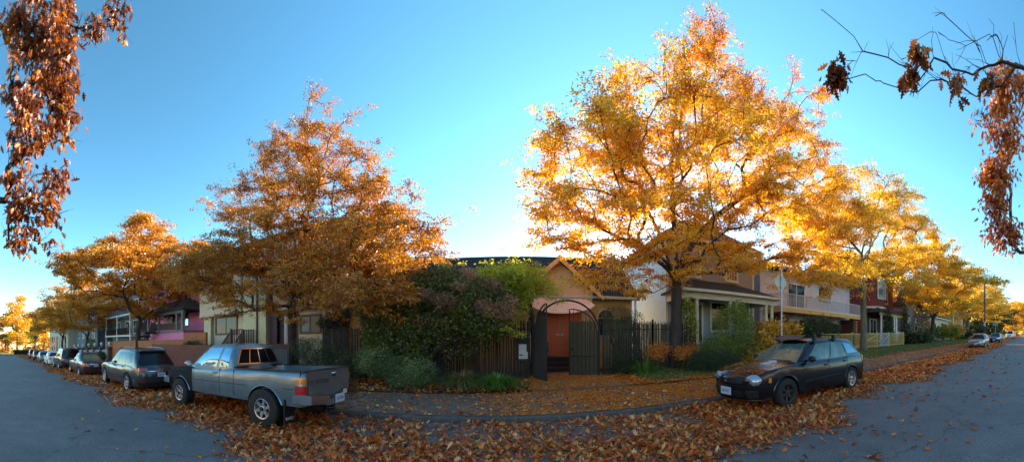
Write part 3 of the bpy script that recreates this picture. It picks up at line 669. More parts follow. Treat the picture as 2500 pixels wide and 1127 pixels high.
    ub.tube([(wx1,-hw*.7,wz), (wx1,hw*.7,wz)], .05, 6); ub.tube([(wx2,-hw*.7,wz), (wx2,hw*.7,wz)], .07, 6)
    ub.build('underbody', UNDER, root)
    # patches on the body
    def spos(v, side):
        """('f', y) across the nose, ('x', x) on the flank, ('r', y) across the tail -> loop parameter"""
        if isinstance(v, tuple):
            k, a = v
            if k == 'x': return lp.sx(a)
            pts = list(enumerate(lp.p)); rg = pts[:16] if k == 'f' else pts[-16:]
            best = min(rg, key=lambda q: abs(abs(q[1][1])-abs(a)))
            # refine
            i0 = best[0]; cand = [(abs(abs(lp.at(t)[1])-abs(a)), t) for t in np.linspace(lp.d[max(0, i0-1)], lp.d[min(len(lp.p)-1, i0+1)], 15)]
            return min(cand)[1]
        return v
    def patch(mbx, s0, s1, z0, z1, off=.008, side=-1, m_=0, ns=8, nzz=5, z0b=None, z1b=None, thick=.02):
        """a thin shell following the body; z0b/z1b are the heights at the s1 end"""
        a, b = spos(s0, side), spos(s1, side); z0b = z0 if z0b is None else z0b; z1b = z1 if z1b is None else z1b
        G = []
        for i in range(ns+1):
            t = i/ns; s_ = lerp(a, b, t)
            for j in range(nzz+1):
                z = lerp(lerp(z0, z0b, t), lerp(z1, z1b, t), j/nzz); e = 1e-3
                p0 = body(lp.at(s_-e), z); p1 = body(lp.at(s_+e), z); pz = body(lp.at(s_), z+.01); c = body(lp.at(s_), z)
                nn = (p1-p0).cross(pz-c); nn = nn.normalized() if nn.length > 0 else Vector((0,-1,0))
                o = Vector((c.x-0, c.y, 0)); 
                if nn.dot(Vector((c.x*.15, c.y, 0))) < 0 and abs(c.y) > .3: nn = -nn
                if abs(c.y) <= .3 and nn.x*c.x < 0: nn = -nn
                q = c+nn*off
                if side == 1: q = Vector((q.x, -q.y, q.z))
                G.append((q, Vector((nn.x, nn.y*(-side) if side == 1 else nn.y, nn.z))))
        vs = [q for q, _ in G]+[q-nn*thick for q, nn in G]; k = nzz+1; fs = []; o = len(G)
        for i in range(ns):
            for j in range(nzz): fs.append((i*k+j, (i+1)*k+j, (i+1)*k+j+1, i*k+j+1))
        for i in range(ns): fs.append((i*k, o+i*k, o+(i+1)*k, (i+1)*k)); fs.append((i*k+nzz, (i+1)*k+nzz, o+(i+1)*k+nzz, o+i*k+nzz))
        for j in range(nzz): fs.append((j, j+1, o+j+1, o+j)); fs.append((ns*k+j, o+ns*k+j, o+ns*k+j+1, ns*k+j+1))
        mbx.add(vs, fs, m_)
    for (nm, mt, items) in g('patches', []):
        for it in items:
            mbx = MB(); sides = it.pop('sides', (-1, 1)); it2 = dict(it); it['sides'] = sides
            if it2.pop('split', True):
                for sd_ in sides:
                    mx = MB(); patch(mx, side=sd_, **it2); mx.build(nm, mt, root, smooth=True)
            else:
                for sd_ in sides: patch(mbx, side=sd_, **it2)
                mbx.build(nm, mt, root, smooth=True)
    # seams between panels
    for x in g('seams', []):
        for sd_ in (-1, 1): sm = MB(); patch(sm, ('x', x-.006), ('x', x+.006), max(sill+.05, arch(x)+.02), zt((x,0))-.01, .0025, sd_, ns=1, nzz=8, thick=.01); sm.build('door_gap', UNDER, root)
    for fl in (g('flare'),):
        if fl:
            for wx in (wx1, wx2):
                for sd_ in (-1, 1):
                    mx = MB(); pts = []
                    for k in range(15):
                        a = pi*k/14; x = wx-cos(a)*(Ra+.0); z = wz+sin(a)*(Ra+.0)
                        z = max(z, sill); c = body(lp.at(lp.sx(x)), z); pts.append((x, (abs(c.y)+.0)*sd_, z))
                    mx.tube(pts, fl[1], 5); mx.build('wheel_arch_trim', fl[0], root, smooth=True)
    # wheels
    for wi, wx in enumerate((wx1, wx2)):
        for sd_ in (-1, 1):
            y = sd_*(hw-g('win', .02)); tw = g('tw', .20); rr = P_['rimr']
            t_ = MB(); pr = [(rr*.97, 0), (rr*1.02, -.012), (R*.9, -.018), (R*.975, .0), (R, .03), (R, tw-.03), (R*.97, tw), (R*.85, tw+.01), (rr, tw-.01), (rr*.9, tw-.01)]
            t_.lathe([(a, sd_*-b) for a, b in pr], (wx, y, wz), 'y', 36, cap=False)
            if g('tread'):
                for k in range(30):
                    a = 2*pi*k/30
                    for yy, da in ((.012, 0), (tw-.055, .1)):
                        c = Vector((wx+cos(a+da)*R, y-sd_*(yy+.02), wz+sin(a+da)*R)); dr = Vector((cos(a+da), 0, sin(a+da)))
                        t_.bar(c-dr*.02, c+dr*.012, .05, .05)
            wo_ = t_.build('wheel', RUBBER, root, smooth=True, ang=40)
            rim = MB(); rmat = g('rims', [ALLOY, ALLOY])[wi]; dd = g('dish', .03)
            yo = y+sd_*.004
            rim.lathe([(rr, -sd_*-.004), (rr*.97, sd_*.008), (rr*.90, sd_*.004), (rr*.86, -sd_*.03), (rr*.80, -sd_*.10)], (wx, yo, wz), 'y', 32, cap=False)
            rim.lathe([(rr*.27, -sd_*.05), (rr*.26, -sd_*(dd-.012)), (rr*.13, -sd_*(dd-.022)), (0, -sd_*(dd-.022))], (wx, yo, wz), 'y', 20, cap=False)
            rim.lathe([(rr*.84, -sd_*.085), (0, -sd_*.085)], (wx, yo, wz), 'y', 20, 1, cap=False)
            ns_ = g('spokes', 5); sw = g('sw', .30)
            for k in range(ns_):
                a = 2*pi*k/ns_+.3; ca, sa = cos(a), sin(a)
                def pt(r_, tt, yy): return (wx+ca*r_-sa*tt, yo-sd_*yy, wz+sa*r_+ca*tt)
                w0, w1 = rr*sw*.55, rr*sw*.42
                rim.add([pt(rr*.2, -w0, dd), pt(rr*.9, -w1, .012), pt(rr*.9, w1, .012), pt(rr*.2, w0, dd), pt(rr*.2, -w0, dd+.03), pt(rr*.9, -w1, .045), pt(rr*.9, w1, .045), pt(rr*.2, w0, dd+.03)],
                        [(0,1,2,3), (0,4,5,1), (3,2,6,7), (7,6,5,4)])
            rim.build('rim', [rmat, UNDER], wo_, smooth=True, ang=30)
            if g('hubs'):
                h_ = MB(); h_.lathe([(rr*.24, -sd_*.03), (rr*.22, sd_*.012), (rr*.12, sd_*.03), (0, sd_*.03)], (wx, yo, wz), 'y', 14); h_.build('hub', BLACKP, wo_, smooth=True)
    # greenhouse
    G = P_['cab']; b0, b1, r0_, r1_ = G['b0'], G['b1'], G['r0'], G['r1']; wb, wr_ = hw*G.get('wb', .93), hw*G.get('wt', .74); zr = G['z']; zc = G.get('zc', zt(((b0+b1)/2, 0)))
    nb = Loop(b0, b1, wb*.95, wb, wb*.97, .10, .10, .10, .05); nr = Loop(r0_, r1_, wr_*.93, wr_, wr_*.95, .12, .12, .06, .04)
    zbase = G.get('zb', zc-.06); rc = G.get('rc', .05)
    def cabp(s_, t):
        A = nb.at(s_); B = nr.at(s_)
        # keep pillars aligned: same s on both outlines
        zA = zbase; xm = B[0]; zB = zr-rc*((xm-(r0_+r1_)/2)/((r1_-r0_)/2))**2*G.get('arc', .6)
        bu = .035*sin(pi*t)
        y = lerp(A[1], B[1], t); x = lerp(A[0], B[0], t)
        return Vector((x, y*(1+bu) if abs(y) > .05 else y, lerp(zA, zB, t)))
    S_ = sorted(set(nb.d)|set([round(q, 5) for q in nr.d])); Tt = [0, .2, .4, .6, .8, .92, 1]
    def roofin(q, k): return q
    mb = MB(); vs = []; nS = len(S_); nT = len(Tt)+1
    for s_ in S_:
        for t in Tt:
            q = cabp(s_, t); vs.append(q)
        q = cabp(s_, 1.0); cx = (r0_+r1_)/2; vs.append(Vector((q.x+(cx-q.x)*.05, q.y*.93, q.z+.028)))
    vs += [Vector((q.x, -q.y, q.z)) for q in list(vs)]; o2 = nS*nT; fs = []
    for i in range(nS-1):
        for j in range(nT-1):
            fs.append((i*nT+j, i*nT+j+1, (i+1)*nT+j+1, (i+1)*nT+j)); fs.append((o2+i*nT+j, o2+(i+1)*nT+j, o2+(i+1)*nT+j+1, o2+i*nT+j+1))
    base = len(vs); m = 6
    for i in range(nS):
        a = vs[i*nT+nT-1]
        for k in range(m+1): f = 2*k/m-1; vs.append((a.x, a.y*(-f), a.z+.035*(1-f*f)*min(1, abs(a.y)/.4)))
    for i in range(nS-1):
        for k in range(m): fs.append((base+i*(m+1)+k, base+i*(m+1)+k+1, base+(i+1)*(m+1)+k+1, base+(i+1)*(m+1)+k))
    mb.add(vs, fs); mb.build('roof', G.get('mat', paint), root, smooth=True, ang=40)
    def cabs(v):
        k, a = v
        if k == 'x': # loop parameter where the belt line is at x
            return nb.sx(a)
        if k == 'f':
            return min((abs(abs(nb.at(t)[1])-abs(a)*wb), t) for t in np.linspace(0, .25, 200))[1]
        return min((abs(abs(nb.at(t)[1])-abs(a)*wb), t) for t in np.linspace(.75, 1, 200))[1]
    def wpatch(mbx, A, B, Cc, Dd, off, side, thick=.015, ns=8, nzz=6, m_=0, hole=None):
        """corner (s,t): A bottom-front, B bottom-rear, C top-rear, D top-front"""
        A, B, Cc, Dd = [(cabs(q[0]), q[1]) for q in (A, B, Cc, Dd)]; V_ = []; Nn = []
        for i in range(ns+1):
            u = i/ns
            for j in range(nzz+1):
                v = j/nzz; s_ = (A[0]*(1-u)+B[0]*u)*(1-v)+(Dd[0]*(1-u)+Cc[0]*u)*v; t = (A[1]*(1-u)+B[1]*u)*(1-v)+(Dd[1]*(1-u)+Cc[1]*u)*v
                c = cabp(s_, t); d1 = cabp(s_+2e-3, t)-cabp(s_-2e-3, t); d2 = cabp(s_, min(1, t+.01))-cabp(s_, t-.01); nn = d1.cross(d2)
                nn = nn.normalized() if nn.length > 0 else Vector((0,-1,0)); 
                ref = Vector(((c.x-(b0+b1)/2)*.3, c.y, .1))
                if nn.dot(ref) < 0: nn = -nn
                q = c+nn*off; 
                if side == 1: q = Vector((q.x, -q.y, q.z)); nn = Vector((nn.x, -nn.y, nn.z))
                V_.append(q); Nn.append(nn)
        k = nzz+1; o = len(V_); vs = V_+[q-nn*thick for q, nn in zip(V_, Nn)]; fs = []
        for i in range(ns):
            for j in range(nzz): fs.append((i*k+j, (i+1)*k+j, (i+1)*k+j+1, i*k+j+1))
        for i in range(ns): fs.append((i*k, o+i*k, o+(i+1)*k, (i+1)*k)); fs.append((i*k+nzz, (i+1)*k+nzz, o+(i+1)*k+nzz, o+i*k+nzz))
        for j in range(nzz): fs.append((j, j+1, o+j+1, o+j)); fs.append((ns*k+j, o+ns*k+j, o+ns*k+j+1, ns*k+j+1))
        mbx.add(vs, fs, m_)
    for (nm, mt, c, kw) in G['win']:
        kw = dict(kw); both = kw.pop('both', False); sides = kw.pop('sides', (-1, 1)); off = kw.pop('off', .005); fr = kw.pop('frame', None)
        if both:
            mx = MB(); [wpatch(mx, *c, off, sd_, **kw) for sd_ in (-1, 1)]; mx.build(nm, mt, root, smooth=True)
        else:
            for sd_ in sides: mx = MB(); wpatch(mx, *c, off, sd_, **kw); mx.build(nm, mt, root, smooth=True)
    # mirrors, handles
    mxs = g('mirror')
    if mxs:
        for sd_ in (-1, 1):
            x, z = mxs[0], mxs[1]; y = sd_*(hw*.97)
            q = MB(); q.lathe([(0, -.06), (.05, -.055), (.085, -.02), (.09, .03), (.08, .045), (0, .045)], (x, y+sd_*.10, z), 'x', 12)
            q.v = [(a, (b-(y+sd_*.10))*1.15+(y+sd_*.10), (c_-z)*.85+z) for a, b, c_ in q.v]
            q.bar((x+.02, y-sd_*.10, z-.04), (x, y+sd_*.06, z-.02), .05, .035); q.build('mirror', mxs[2], root, smooth=True)
    for x, z, mt in g('handles', []):
        for sd_ in (-1, 1):
            c = body(lp.at(lp.sx(x)), z); q = MB(); q.box(x-.08, x+.08, abs(c.y)-.005, abs(c.y)+.022, z-.02, z+.02, 0, .008)
            if sd_ < 0: q.v = [(a, -b, c_) for a, b, c_ in q.v]; q.f = [tuple(reversed(f)) for f in q.f]
            q.build('door_handle', mt, root)
    root['_tmp'] = 0; del root['_tmp']
    return root, lp, body
def text_mesh(txt, size, mat, name, parent, loc, rot, ext=.002, wide=1.0, font_off=0):
    cu = bpy.data.curves.new('t', 'FONT'); cu.body = txt; cu.size = size; cu.extrude = ext; cu.align_x = 'CENTER'; cu.align_y = 'CENTER'; cu.offset = font_off
    t = bpy.data.objects.new('t', cu); link(t)
    dg = bpy.context.evaluated_depsgraph_get(); me = bpy.data.meshes.new_from_object(t.evaluated_get(dg)); bpy.data.objects.remove(t); bpy.data.curves.remove(cu)
    me.name = name; me.materials.clear(); me.materials.append(mat)
    o = link(bpy.data.objects.new(name, me)); o.location = loc; o.rotation_euler = rot; o.scale = (wide, 1, 1)
    if parent is not None: o.parent = parent
    return o
REDL = pm('red lamp lens', (.42,.012,.012), .12, coat=1, var=.15, vs=30)
AMBL = pm('amber lamp lens', (.65,.20,.02), .15, coat=1)
CLRL = pm('clear lamp lens', (.38,.42,.46), .10, metal=.5, coat=1, var=.3, vs=25)
PLATEM = pm('number plate', (.55,.58,.68), .4); PLTXT = pm('plate lettering', (.04,.06,.22), .5)
TINT = pm('tinted car glass', (.012,.014,.017), .05, spec=.6, ior=1.6)
def plate(root, x, z, rear=True, y=0, txt='238 HRE', w=.31):
    q = MB(); d = 1 if rear else -1
    q.box(x-.006, x+.006, y-w/2, y+w/2, z-.08, z+.08); p_ = q.build('number_plate', PLATEM, root)
    text_mesh(txt, .085, PLTXT, 'plate_lettering', p_, (x+d*.008, y, z-.005), (radians(90), 0, radians(90 if rear else -90)), .001, .8)
    return p_
def paintm(name, col, rough=.25, metal=.35, coat=.8, dust=.12): return pm(name, col, rough, metal, var=dust, vs=1.6, coat=coat)

# --- silver grey pickup with a black front wing
GREYP = paintm('worn grey metallic paint', (.13,.19,.225), .28, .5, .7, .2)
RGL = pm('black rear glass', (.008,.008,.009), .12, spec=.12, ior=1.3); WINGP = pm('dull black wing', (.012,.012,.014), .75, spec=.2)
pk, lp, bd = make_car(dict(name='pickup_truck', L=4.85, W=1.70, wx=(-1.63, 1.46), R=.385, Ra=.455, sill=.50, rimr=.205, tw=.27, win=-.03, tread=True, paint=GREYP, rf=.16, rr=.07, wf=.95, wr=.97, bowf=.04, bowr=.0, lean_f=.03, lean_r=.0, beltz=1.12, endlift=.0,
    bulge=[(0,.97),(.25,.992),(.5,1.0),(.8,.99),(1,.965)], crown=.03, deck=[(-2.43,.98),(-2.3,1.05),(-1.6,1.10),(-.95,1.14),(-.3,1.14),(2.43,1.14)], bed=(.52, 2.37, .72),
    clip=(-.98, WINGP, 'front_wing', .0), seams=[-.98, .10, .585, 2.34], flare=(CHROME, .012), spokes=6, sw=.34, hubs=True, dish=.02, rims=[ALLOY, ALLOY],
    patches=[('crease_shade_strip', UNDER, [dict(s0=('x', -.97), s1=('x', .98), z0=.812, z1=.822, off=.003, nzz=1), dict(s0=('x', 1.94), s1=('x', 2.24), z0=.812, z1=.822, off=.003, nzz=1)]), ('tail_lamp', REDL, [dict(s0=('x', 2.24), s1=('r', .74), z0=.72, z1=.88, off=.01)]), ('reversing_lamp', CLRL, [dict(s0=('x', 2.24), s1=('r', .74), z0=.885, z1=.915, off=.01)]), ('rear_indicator', AMBL, [dict(s0=('x', 2.24), s1=('r', .74), z0=.92, z1=1.03, off=.01)]),  # the crease is dark strips painted in place of its shade
             ('headlamp', CLRL, [dict(s0=('f', .45), s1=('f', .70), z0=.80, z1=.95, off=.01)]), ('grille', BLACKP, [dict(s0=('f', .0), s1=('f', .42), z0=.78, z1=.95, off=.008, split=False)]), ('front_indicator', AMBL, [dict(s0=('x', -2.40), s1=('x', -2.30), z0=.80, z1=.94, off=.012)])],
    handles=[(-.06, 1.03, CHROME)], mirror=(-1.08, 1.22, CHROME),
    cab=dict(b0=-1.28, b1=.56, r0=-.62, r1=.44, wb=.955, wt=.80, z=1.655, zc=1.14, zb=1.10, rc=.04,
        win=[('windscreen', TINT, ((('f', 0), .12), (('f', .93), .12), (('f', .90), .92), (('f', 0), .92)), dict(both=True)),
             ('side_window', SKYGLASS, ((('x', -.98), .13), (('x', -.06), .13), (('x', -.06), .90), (('x', -.98), .90)), {}),
             ('side_window', SKYGLASS, ((('x', .04), .13), (('x', .36), .13), (('x', .34), .90), (('x', .04), .90)), {}),
             ('rear_window_frame', CHROME, ((('r', .86), .24), (('r', 0), .24), (('r', 0), .92), (('r', .84), .92)), dict(both=True, off=.003)),
             ('rear_window', RGL, ((('r', .82), .28), (('r', .44), .28), (('r', .43), .88), (('r', .80), .88)), dict(off=.007)),
             ('rear_window', RGL, ((('r', .40), .28), (('r', .02), .28), (('r', .02), .88), (('r', .39), .88)), dict(off=.007))])))
BW = .85
q = MB()                                          # rear step bumper, chrome with a dark centre step
for sy in (-1, 1):
    q.add([(2.44, sy*BW, .56), (2.58, sy*(BW-.03), .57), (2.58, sy*(BW-.03), .72), (2.44, sy*BW, .74), (2.46, sy*.33, .52), (2.64, sy*.33, .52), (2.64, sy*.33, .68), (2.46, sy*.33, .72)], [(0,1,2,3), (1,5,6,2), (3,2,6,7), (0,4,5,1), (4,7,6,5)])
    q.add([(2.20, sy*(BW+.01), .58), (2.44, sy*(BW+.01), .56), (2.44, sy*(BW+.01), .74), (2.20, sy*(BW+.01), .72)], [(0,1,2,3)])
    q.add([(2.44, sy*(BW+.01), .56), (2.58, sy*(BW-.03), .57), (2.58, sy*(BW-.03), .72), (2.44, sy*(BW+.01), .74)], [(0,1,2,3)])
q.box(2.44, 2.62, -.33, .33, .50, .62); q.build('rear_bumper', CHROME, pk)
q = MB(); q.box(-2.60, -2.44, -.84, .84, .62, .80, 0, .03); q.box(-2.46, -2.2, -.865, -.84, .62, .78); q.box(-2.46, -2.2, .84, .865, .62, .78); q.build('front_bumper', CHROME, pk)
q = MB(); q.box(2.39, 2.44, -.70, .70, .66, 1.12); q.box(2.425, 2.447, -.70, .70, 1.08, 1.135); q.box(2.425, 2.447, -.70, .70, .66, .70)
q.box(2.425, 2.447, -.70, -.66, .66, 1.12); q.box(2.425, 2.447, .66, .70, .66, 1.12); tg = q.build('tailgate', paintm('tailgate grey', (.13,.115,.11), .5, .1, .2), pk)
DKT = pm('dark badge lettering', (.055,.05,.05), .6)
text_mesh('TOYOTA', .125, DKT, 'tailgate_lettering', tg, (2.448, -.36, .93), (radians(90), 0, radians(90)), .002, 1.25)
text_mesh('SR5 V6', .06, WHITE, 'small_badge', tg, (2.449, -.48, .685), (radians(90), 0, radians(90)), .001, 1.1)
q = MB(); q.box(2.44, 2.46, .02, .18, 1.0, 1.07, 0, .008); q.build('tailgate_handle', CHROME, tg)
plate(pk, 2.648, .60, True, 0, 'CD 4076')
q = MB(); q.box(2.635, 2.65, .15, .26, .66, .74); q.build('bumper_sticker', pm('faded cream card', (.6,.56,.45), .7), pk)
for sy in (-1, 1):
    q = MB(); q.box(1.99, 2.01, sy*.72-.14, sy*.72+.14, .17, .62); mf = q.build('mud_flap', BLACKP, pk)
    text_mesh('4WD', .09, WHITE, 'mud_flap_lettering', mf, (2.013, sy*.72, .25), (radians(90), 0, radians(90)), .001, 1.2)
q = MB(); q.box(-.02, .14, -.28, -.08, 1.70, 1.735, 0, .01); q.build('roof_lamp', pm('dark red lens', (.10,.02,.015), .3), pk)
q = MB(); q.box(.50, .58, -.75, .75, 1.11, 1.19); q.tube([(.62,-.66,.78),(1.9,-.66,.78)], .02, 5); q.build('bed_front_rail', BLACKP, pk)
q = MB(); q.box(.6, 2.34, -.80, -.775, 1.142, 1.165); q.box(.6, 2.34, .775, .80, 1.142, 1.165); q.box(2.34, 2.43, -.78, .78, 1.136, 1.150); q.build('bed_rail_cap', BLACKP, pk)
q = MB(); q.tube([(1.2,-.35,.44), (2.5,-.35,.42)], .03, 7); q.box(.2, 2.3, -.38, -.30, .50, .60); q.box(.2, 2.3, .30, .38, .50, .60); q.box(2.3, 2.5, -.05, .05, .40, .52); q.tube([(1.46,-.02,.385-.0),(1.46,.02,.385)], .13, 10); q.build('chassis', UNDER, pk)
q = MB(); rp = [(-.95,.525,.10), (.5,.515,.07)]
pkx = -6.15; place(pk, (pkx, 5.50, gz(pkx)), atan2(SL, 1)*0-.025, 'grey pickup truck with a black front wing and empty open bed', 'pickup truck')
pk.rotation_euler = (0, -SL, -.02); pk.location = (-6.08, 5.50, gz(-6.08)); pk.scale = (1.06, 1, 1)
CG = 'cars parked along the kerb'; pk['group'] = CG

def std_patches(front, z_l, z_h, lampc=CLRL, tail=REDL, gr=True): pass
# --- generic builders of the smaller cars
def sedan(paint, name='parked_sedan', rims=ALLOY, detail=True, L=4.45, W=1.70, zr=1.40, txt='417 JWN', bodyc=None, tailw=.42, glass=TINT, backg=TINT, tlx=.18):
    r, lp, bd = make_car(dict(name=name, L=L, W=W, wx=(-L*.30, L*.29), R=.305, Ra=.345, sill=.23, rimr=.195, paint=paint, rims=[rims, rims], spokes=7 if detail else 5, sw=.26, rf=.34, rr=.26, bowf=.12, bowr=.08,
        deck=[(-L*.5,.62),(-L*.5+.12,.70),(-L*.40,.80),(-L*.2,.90),(-L*.12,.92),(L*.28,.95),(L*.40,.96),(L*.47,.93),(L*.5,.86)], beltz=.93, crown=.05,
        seams=[-L*.16, L*.055, L*.235], handles=[(L*.015, .80, paint), (L*.205, .82, paint)], mirror=(-L*.125, .98, paint),
        patches=[('tail_lamp', REDL, [dict(s0=('x', L*.5-.30), s1=('r', tailw), z0=.68, z1=.84, off=.008)]),
                 ('headlamp', CLRL, [dict(s0=('f', .38), s1=('x', -L*.5+.36), z0=.56, z1=.68, z0b=.62, z1b=.72, off=.008)]),
                 ('grille', BLACKP, [dict(s0=('f', 0), s1=('f', .33), z0=.575, z1=.645, off=.008, split=False)]), ('air_intake', BLACKP, [dict(s0=('f', 0), s1=('f', .50), z0=.33, z1=.41, off=.006, split=False)]),
                 ('bumper_gap', UNDER, [dict(s0=('x', L*.5-.62), s1=('r', 0), z0=.555, z1=.566, off=.004, split=False, ns=12, nzz=1)]),
                 ('boot_trim', CHROME, [dict(s0=('r', .34), s1=('r', 0), z0=.79, z1=.815, off=.016, split=False)])],
        cab=dict(b0=-L*.20, b1=L*.355, r0=-L*.045, r1=L*.20, wb=.93, wt=.70, z=zr, zc=.93, zb=.88, rc=.05,
            win=[('windscreen', glass, ((('f', 0), .08), (('f', .93), .08), (('f', .86), .93), (('f', 0), .93)), dict(both=True)),
                 ('rear_window', backg, ((('r', .90), .12), (('r', 0), .12), (('r', 0), .92), (('r', .84), .92)), dict(both=True)),
                 ('side_window', glass, ((('x', -L*.145), .12), (('x', L*.055), .12), (('x', L*.055), .88), (('x', -L*.15), .88)), {}),
                 ('side_window', glass, ((('x', L*.075), .12), (('x', L*.265), .12), (('x', L*.255), .88), (('x', L*.075), .88)), {})])))
    plate(r, L/2+.085, .72 if tailw > .35 else .45, True, 0, txt); plate(r, -L/2-.125, .45, False, 0, txt)
    return r
def suv(paint, name='parked_suv', L=4.6, W=1.86, zr=1.62, rails=True, boxy=False, txt='902 KLF', glass=TINT, rims=ALLOY):
    bz = 1.02 if not boxy else 1.08; rx1 = L*.36 if not boxy else L*.44
    r, lp, bd = make_car(dict(name=name, L=L, W=W, wx=(-L*.30, L*.28), R=.36, Ra=.41, sill=.28, rimr=.235, paint=paint, rims=[rims, rims], spokes=5, sw=.34, rf=.36, rr=.34, bowf=.12, bowr=.10, lean_r=.10, wr=.92,
        deck=[(-L*.5,.72),(-L*.5+.12,.84),(-L*.38,.96),(-L*.2,1.02),(-L*.1,bz),(L*.42,bz+.02),(L*.47,bz),(L*.5,bz-.08)], beltz=bz, crown=.06,
        seams=[-L*.17, L*.045, L*.225], handles=[(L*.0, .93, CHROME if boxy else paint), (L*.185, .95, CHROME if boxy else paint)], mirror=(-L*.14, 1.10, paint), flare=(BLACKP, .012) if boxy else None,
        patches=[('tail_lamp', REDL, [dict(s0=('x', L*.5-.52), s1=('r', .50), z0=.90, z1=.98, z0b=.84, z1b=.97, off=.010)]),
                 ('headlamp', CLRL, [dict(s0=('f', .45), s1=('x', -L*.5+.40), z0=.66, z1=.78, z0b=.72, z1b=.82, off=.008)]), ('grille', BLACKP, [dict(s0=('f', 0), s1=('f', .40), z0=.60, z1=.78, off=.008, split=False)]),
                 ('lower_bumper', BLACKP, [dict(s0=('x', L*.5-.40), s1=('r', 0), z0=.30, z1=.52, off=.008, split=False, ns=14)]),
                 ('tailgate_trim', CHROME, [dict(s0=('r', .50), s1=('r', 0), z0=.845 if not boxy else .60, z1=.87 if not boxy else .63, off=.02, split=False)]),
                 ('reflector', REDL, [dict(s0=('r', .74), s1=('r', .58), z0=.46, z1=.49, off=.014)]),
                 ('sill_trim', BLACKP, [dict(s0=('x', -L*.30+.43), s1=('x', L*.28-.43), z0=.29, z1=.38, off=.006)])],
        cab=dict(b0=-L*.22, b1=L*.46, r0=-L*.05, r1=rx1, wb=.92, wt=.74, z=zr, zc=bz, zb=bz-.06, rc=.07,
            win=[('windscreen', glass, ((('f', 0), .08), (('f', .93), .08), (('f', .88), .93), (('f', 0), .93)), dict(both=True)),
                 ('rear_window', GLASS, ((('r', .93), .16), (('r', 0), .12), (('r', 0), .86), (('r', .86), .86)), dict(both=True)),
                 ('side_window', glass, ((('x', -L*.155), .12), (('x', L*.035), .12), (('x', L*.035), .88), (('x', -L*.155), .88)), {}),
                 ('side_window', glass, ((('x', L*.055), .12), (('x', L*.225), .12), (('x', L*.22), .88), (('x', L*.055), .88)), {}),
                 ('rear_side_window', glass, ((('x', L*.245), .16), (('x', L*.36), .30), (('x', L*.34), .82), (('x', L*.24), .88)), {})])))
    plate(r, L/2+.12, .74, True, 0, txt)
    # badge ring on the tailgate
    q = MB(); q.tube([(L/2+.09, .06*cos(a), .905+.045*sin(a)) for a in [2*pi*k/12 for k in range(13)]], .007, 5); q.build('badge', CHROME, r)
    if rails:
        for sy in (-1, 1):
            q = MB(); y = sy*W*.34; q.tube([(-L*.03,y,zr-.02), (0,y,zr+.07), (L*.15,y,zr+.09), (L*.28,y,zr+.06), (L*.32,y,zr-.03)], .016, 6); q.build('roof_rail', CHROME, r, smooth=True)
    q = MB(); q.box(rx1-.02, rx1+.16, -W*.30, W*.30, zr-.05, zr-.02, 0, .01); q.build('roof_spoiler', paint, r)
    return r
DG = paintm('dark grey metallic paint', (.058,.066,.075), .25, .5)
r = suv(DG, L=4.85, txt='CA5 17J'); place(r, (-13.2, 5.58, gz(-13.2)), 0, 'dark grey SUV with silver roof rails and red tail lamps, behind the pickup truck', 'SUV', CG)
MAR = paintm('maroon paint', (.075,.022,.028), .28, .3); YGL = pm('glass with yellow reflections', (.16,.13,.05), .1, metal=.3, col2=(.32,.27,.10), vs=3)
r = sedan(MAR, backg=YGL, L=4.55); place(r, (-21.3, 5.5, gz(-21.3)), 0, 'maroon sedan parked between the grey and the black SUVs', 'car', CG)
BLK = paintm('black paint', (.018,.019,.024), .22, .2)
r = suv(BLK, boxy=True, zr=1.74, txt='614 BDR', glass=GLASS); place(r, (-28.6, 5.55, gz(-28.6)), 0, 'tall boxy black SUV with chrome bumper strip', 'SUV', CG)
WHT = paintm('white paint', (.55,.60,.64), .3, 0)
r = sedan(WHT, detail=False, L=4.5, tailw=.55); place(r, (-35.8, 5.45, gz(-35.8)), 0, 'white sedan in front of the tall black SUV', 'car', CG)
r = sedan(paintm('silver blue paint', (.20,.25,.30), .3, .5), detail=False); place(r, (-43.5, 5.4, gz(-43.5)), 0, 'silver blue sedan beyond the white one', 'car', CG)
r = sedan(paintm('dark olive paint', (.03,.035,.025), .3, .3), detail=False, zr=1.5); place(r, (-51.8, 5.4, gz(-51.8)), 0, 'dark olive sedan, second farthest of the left row', 'car', CG)
r = suv(paintm('dark red paint', (.13,.018,.018), .3, .2), zr=1.7, L=4.5); place(r, (-60, 5.45, gz(-60)), 0, 'dark red SUV, farthest of the left row', 'SUV', CG)
SILV = paintm('silver paint', (.34,.33,.37), .28, .6)
r = sedan(SILV, L=4.55, W=1.74, txt='PLR 826', glass=GLASS); place(r, (33.9, 5.6, gz(33.9)), .01, 'small silver sedan facing us, right of the leaf covered verge', 'car', CG); r.rotation_euler = (0, -SL, 0)
r = sedan(paintm('dark blue paint', (.02,.035,.085), .3, .3), W=1.76, zr=1.45); place(r, (49.0, 5.6, gz(49)), 0, 'dark blue sedan behind the small silver one', 'car', CG)
r = suv(paintm('pale blue white paint', (.50,.58,.64), .35, .0), name='parked_van', L=4.9, zr=1.9, rails=False, boxy=True); place(r, (80.5, 5.6, gz(80.5)), 0, 'pale van at the far right end of the row', 'van', CG)
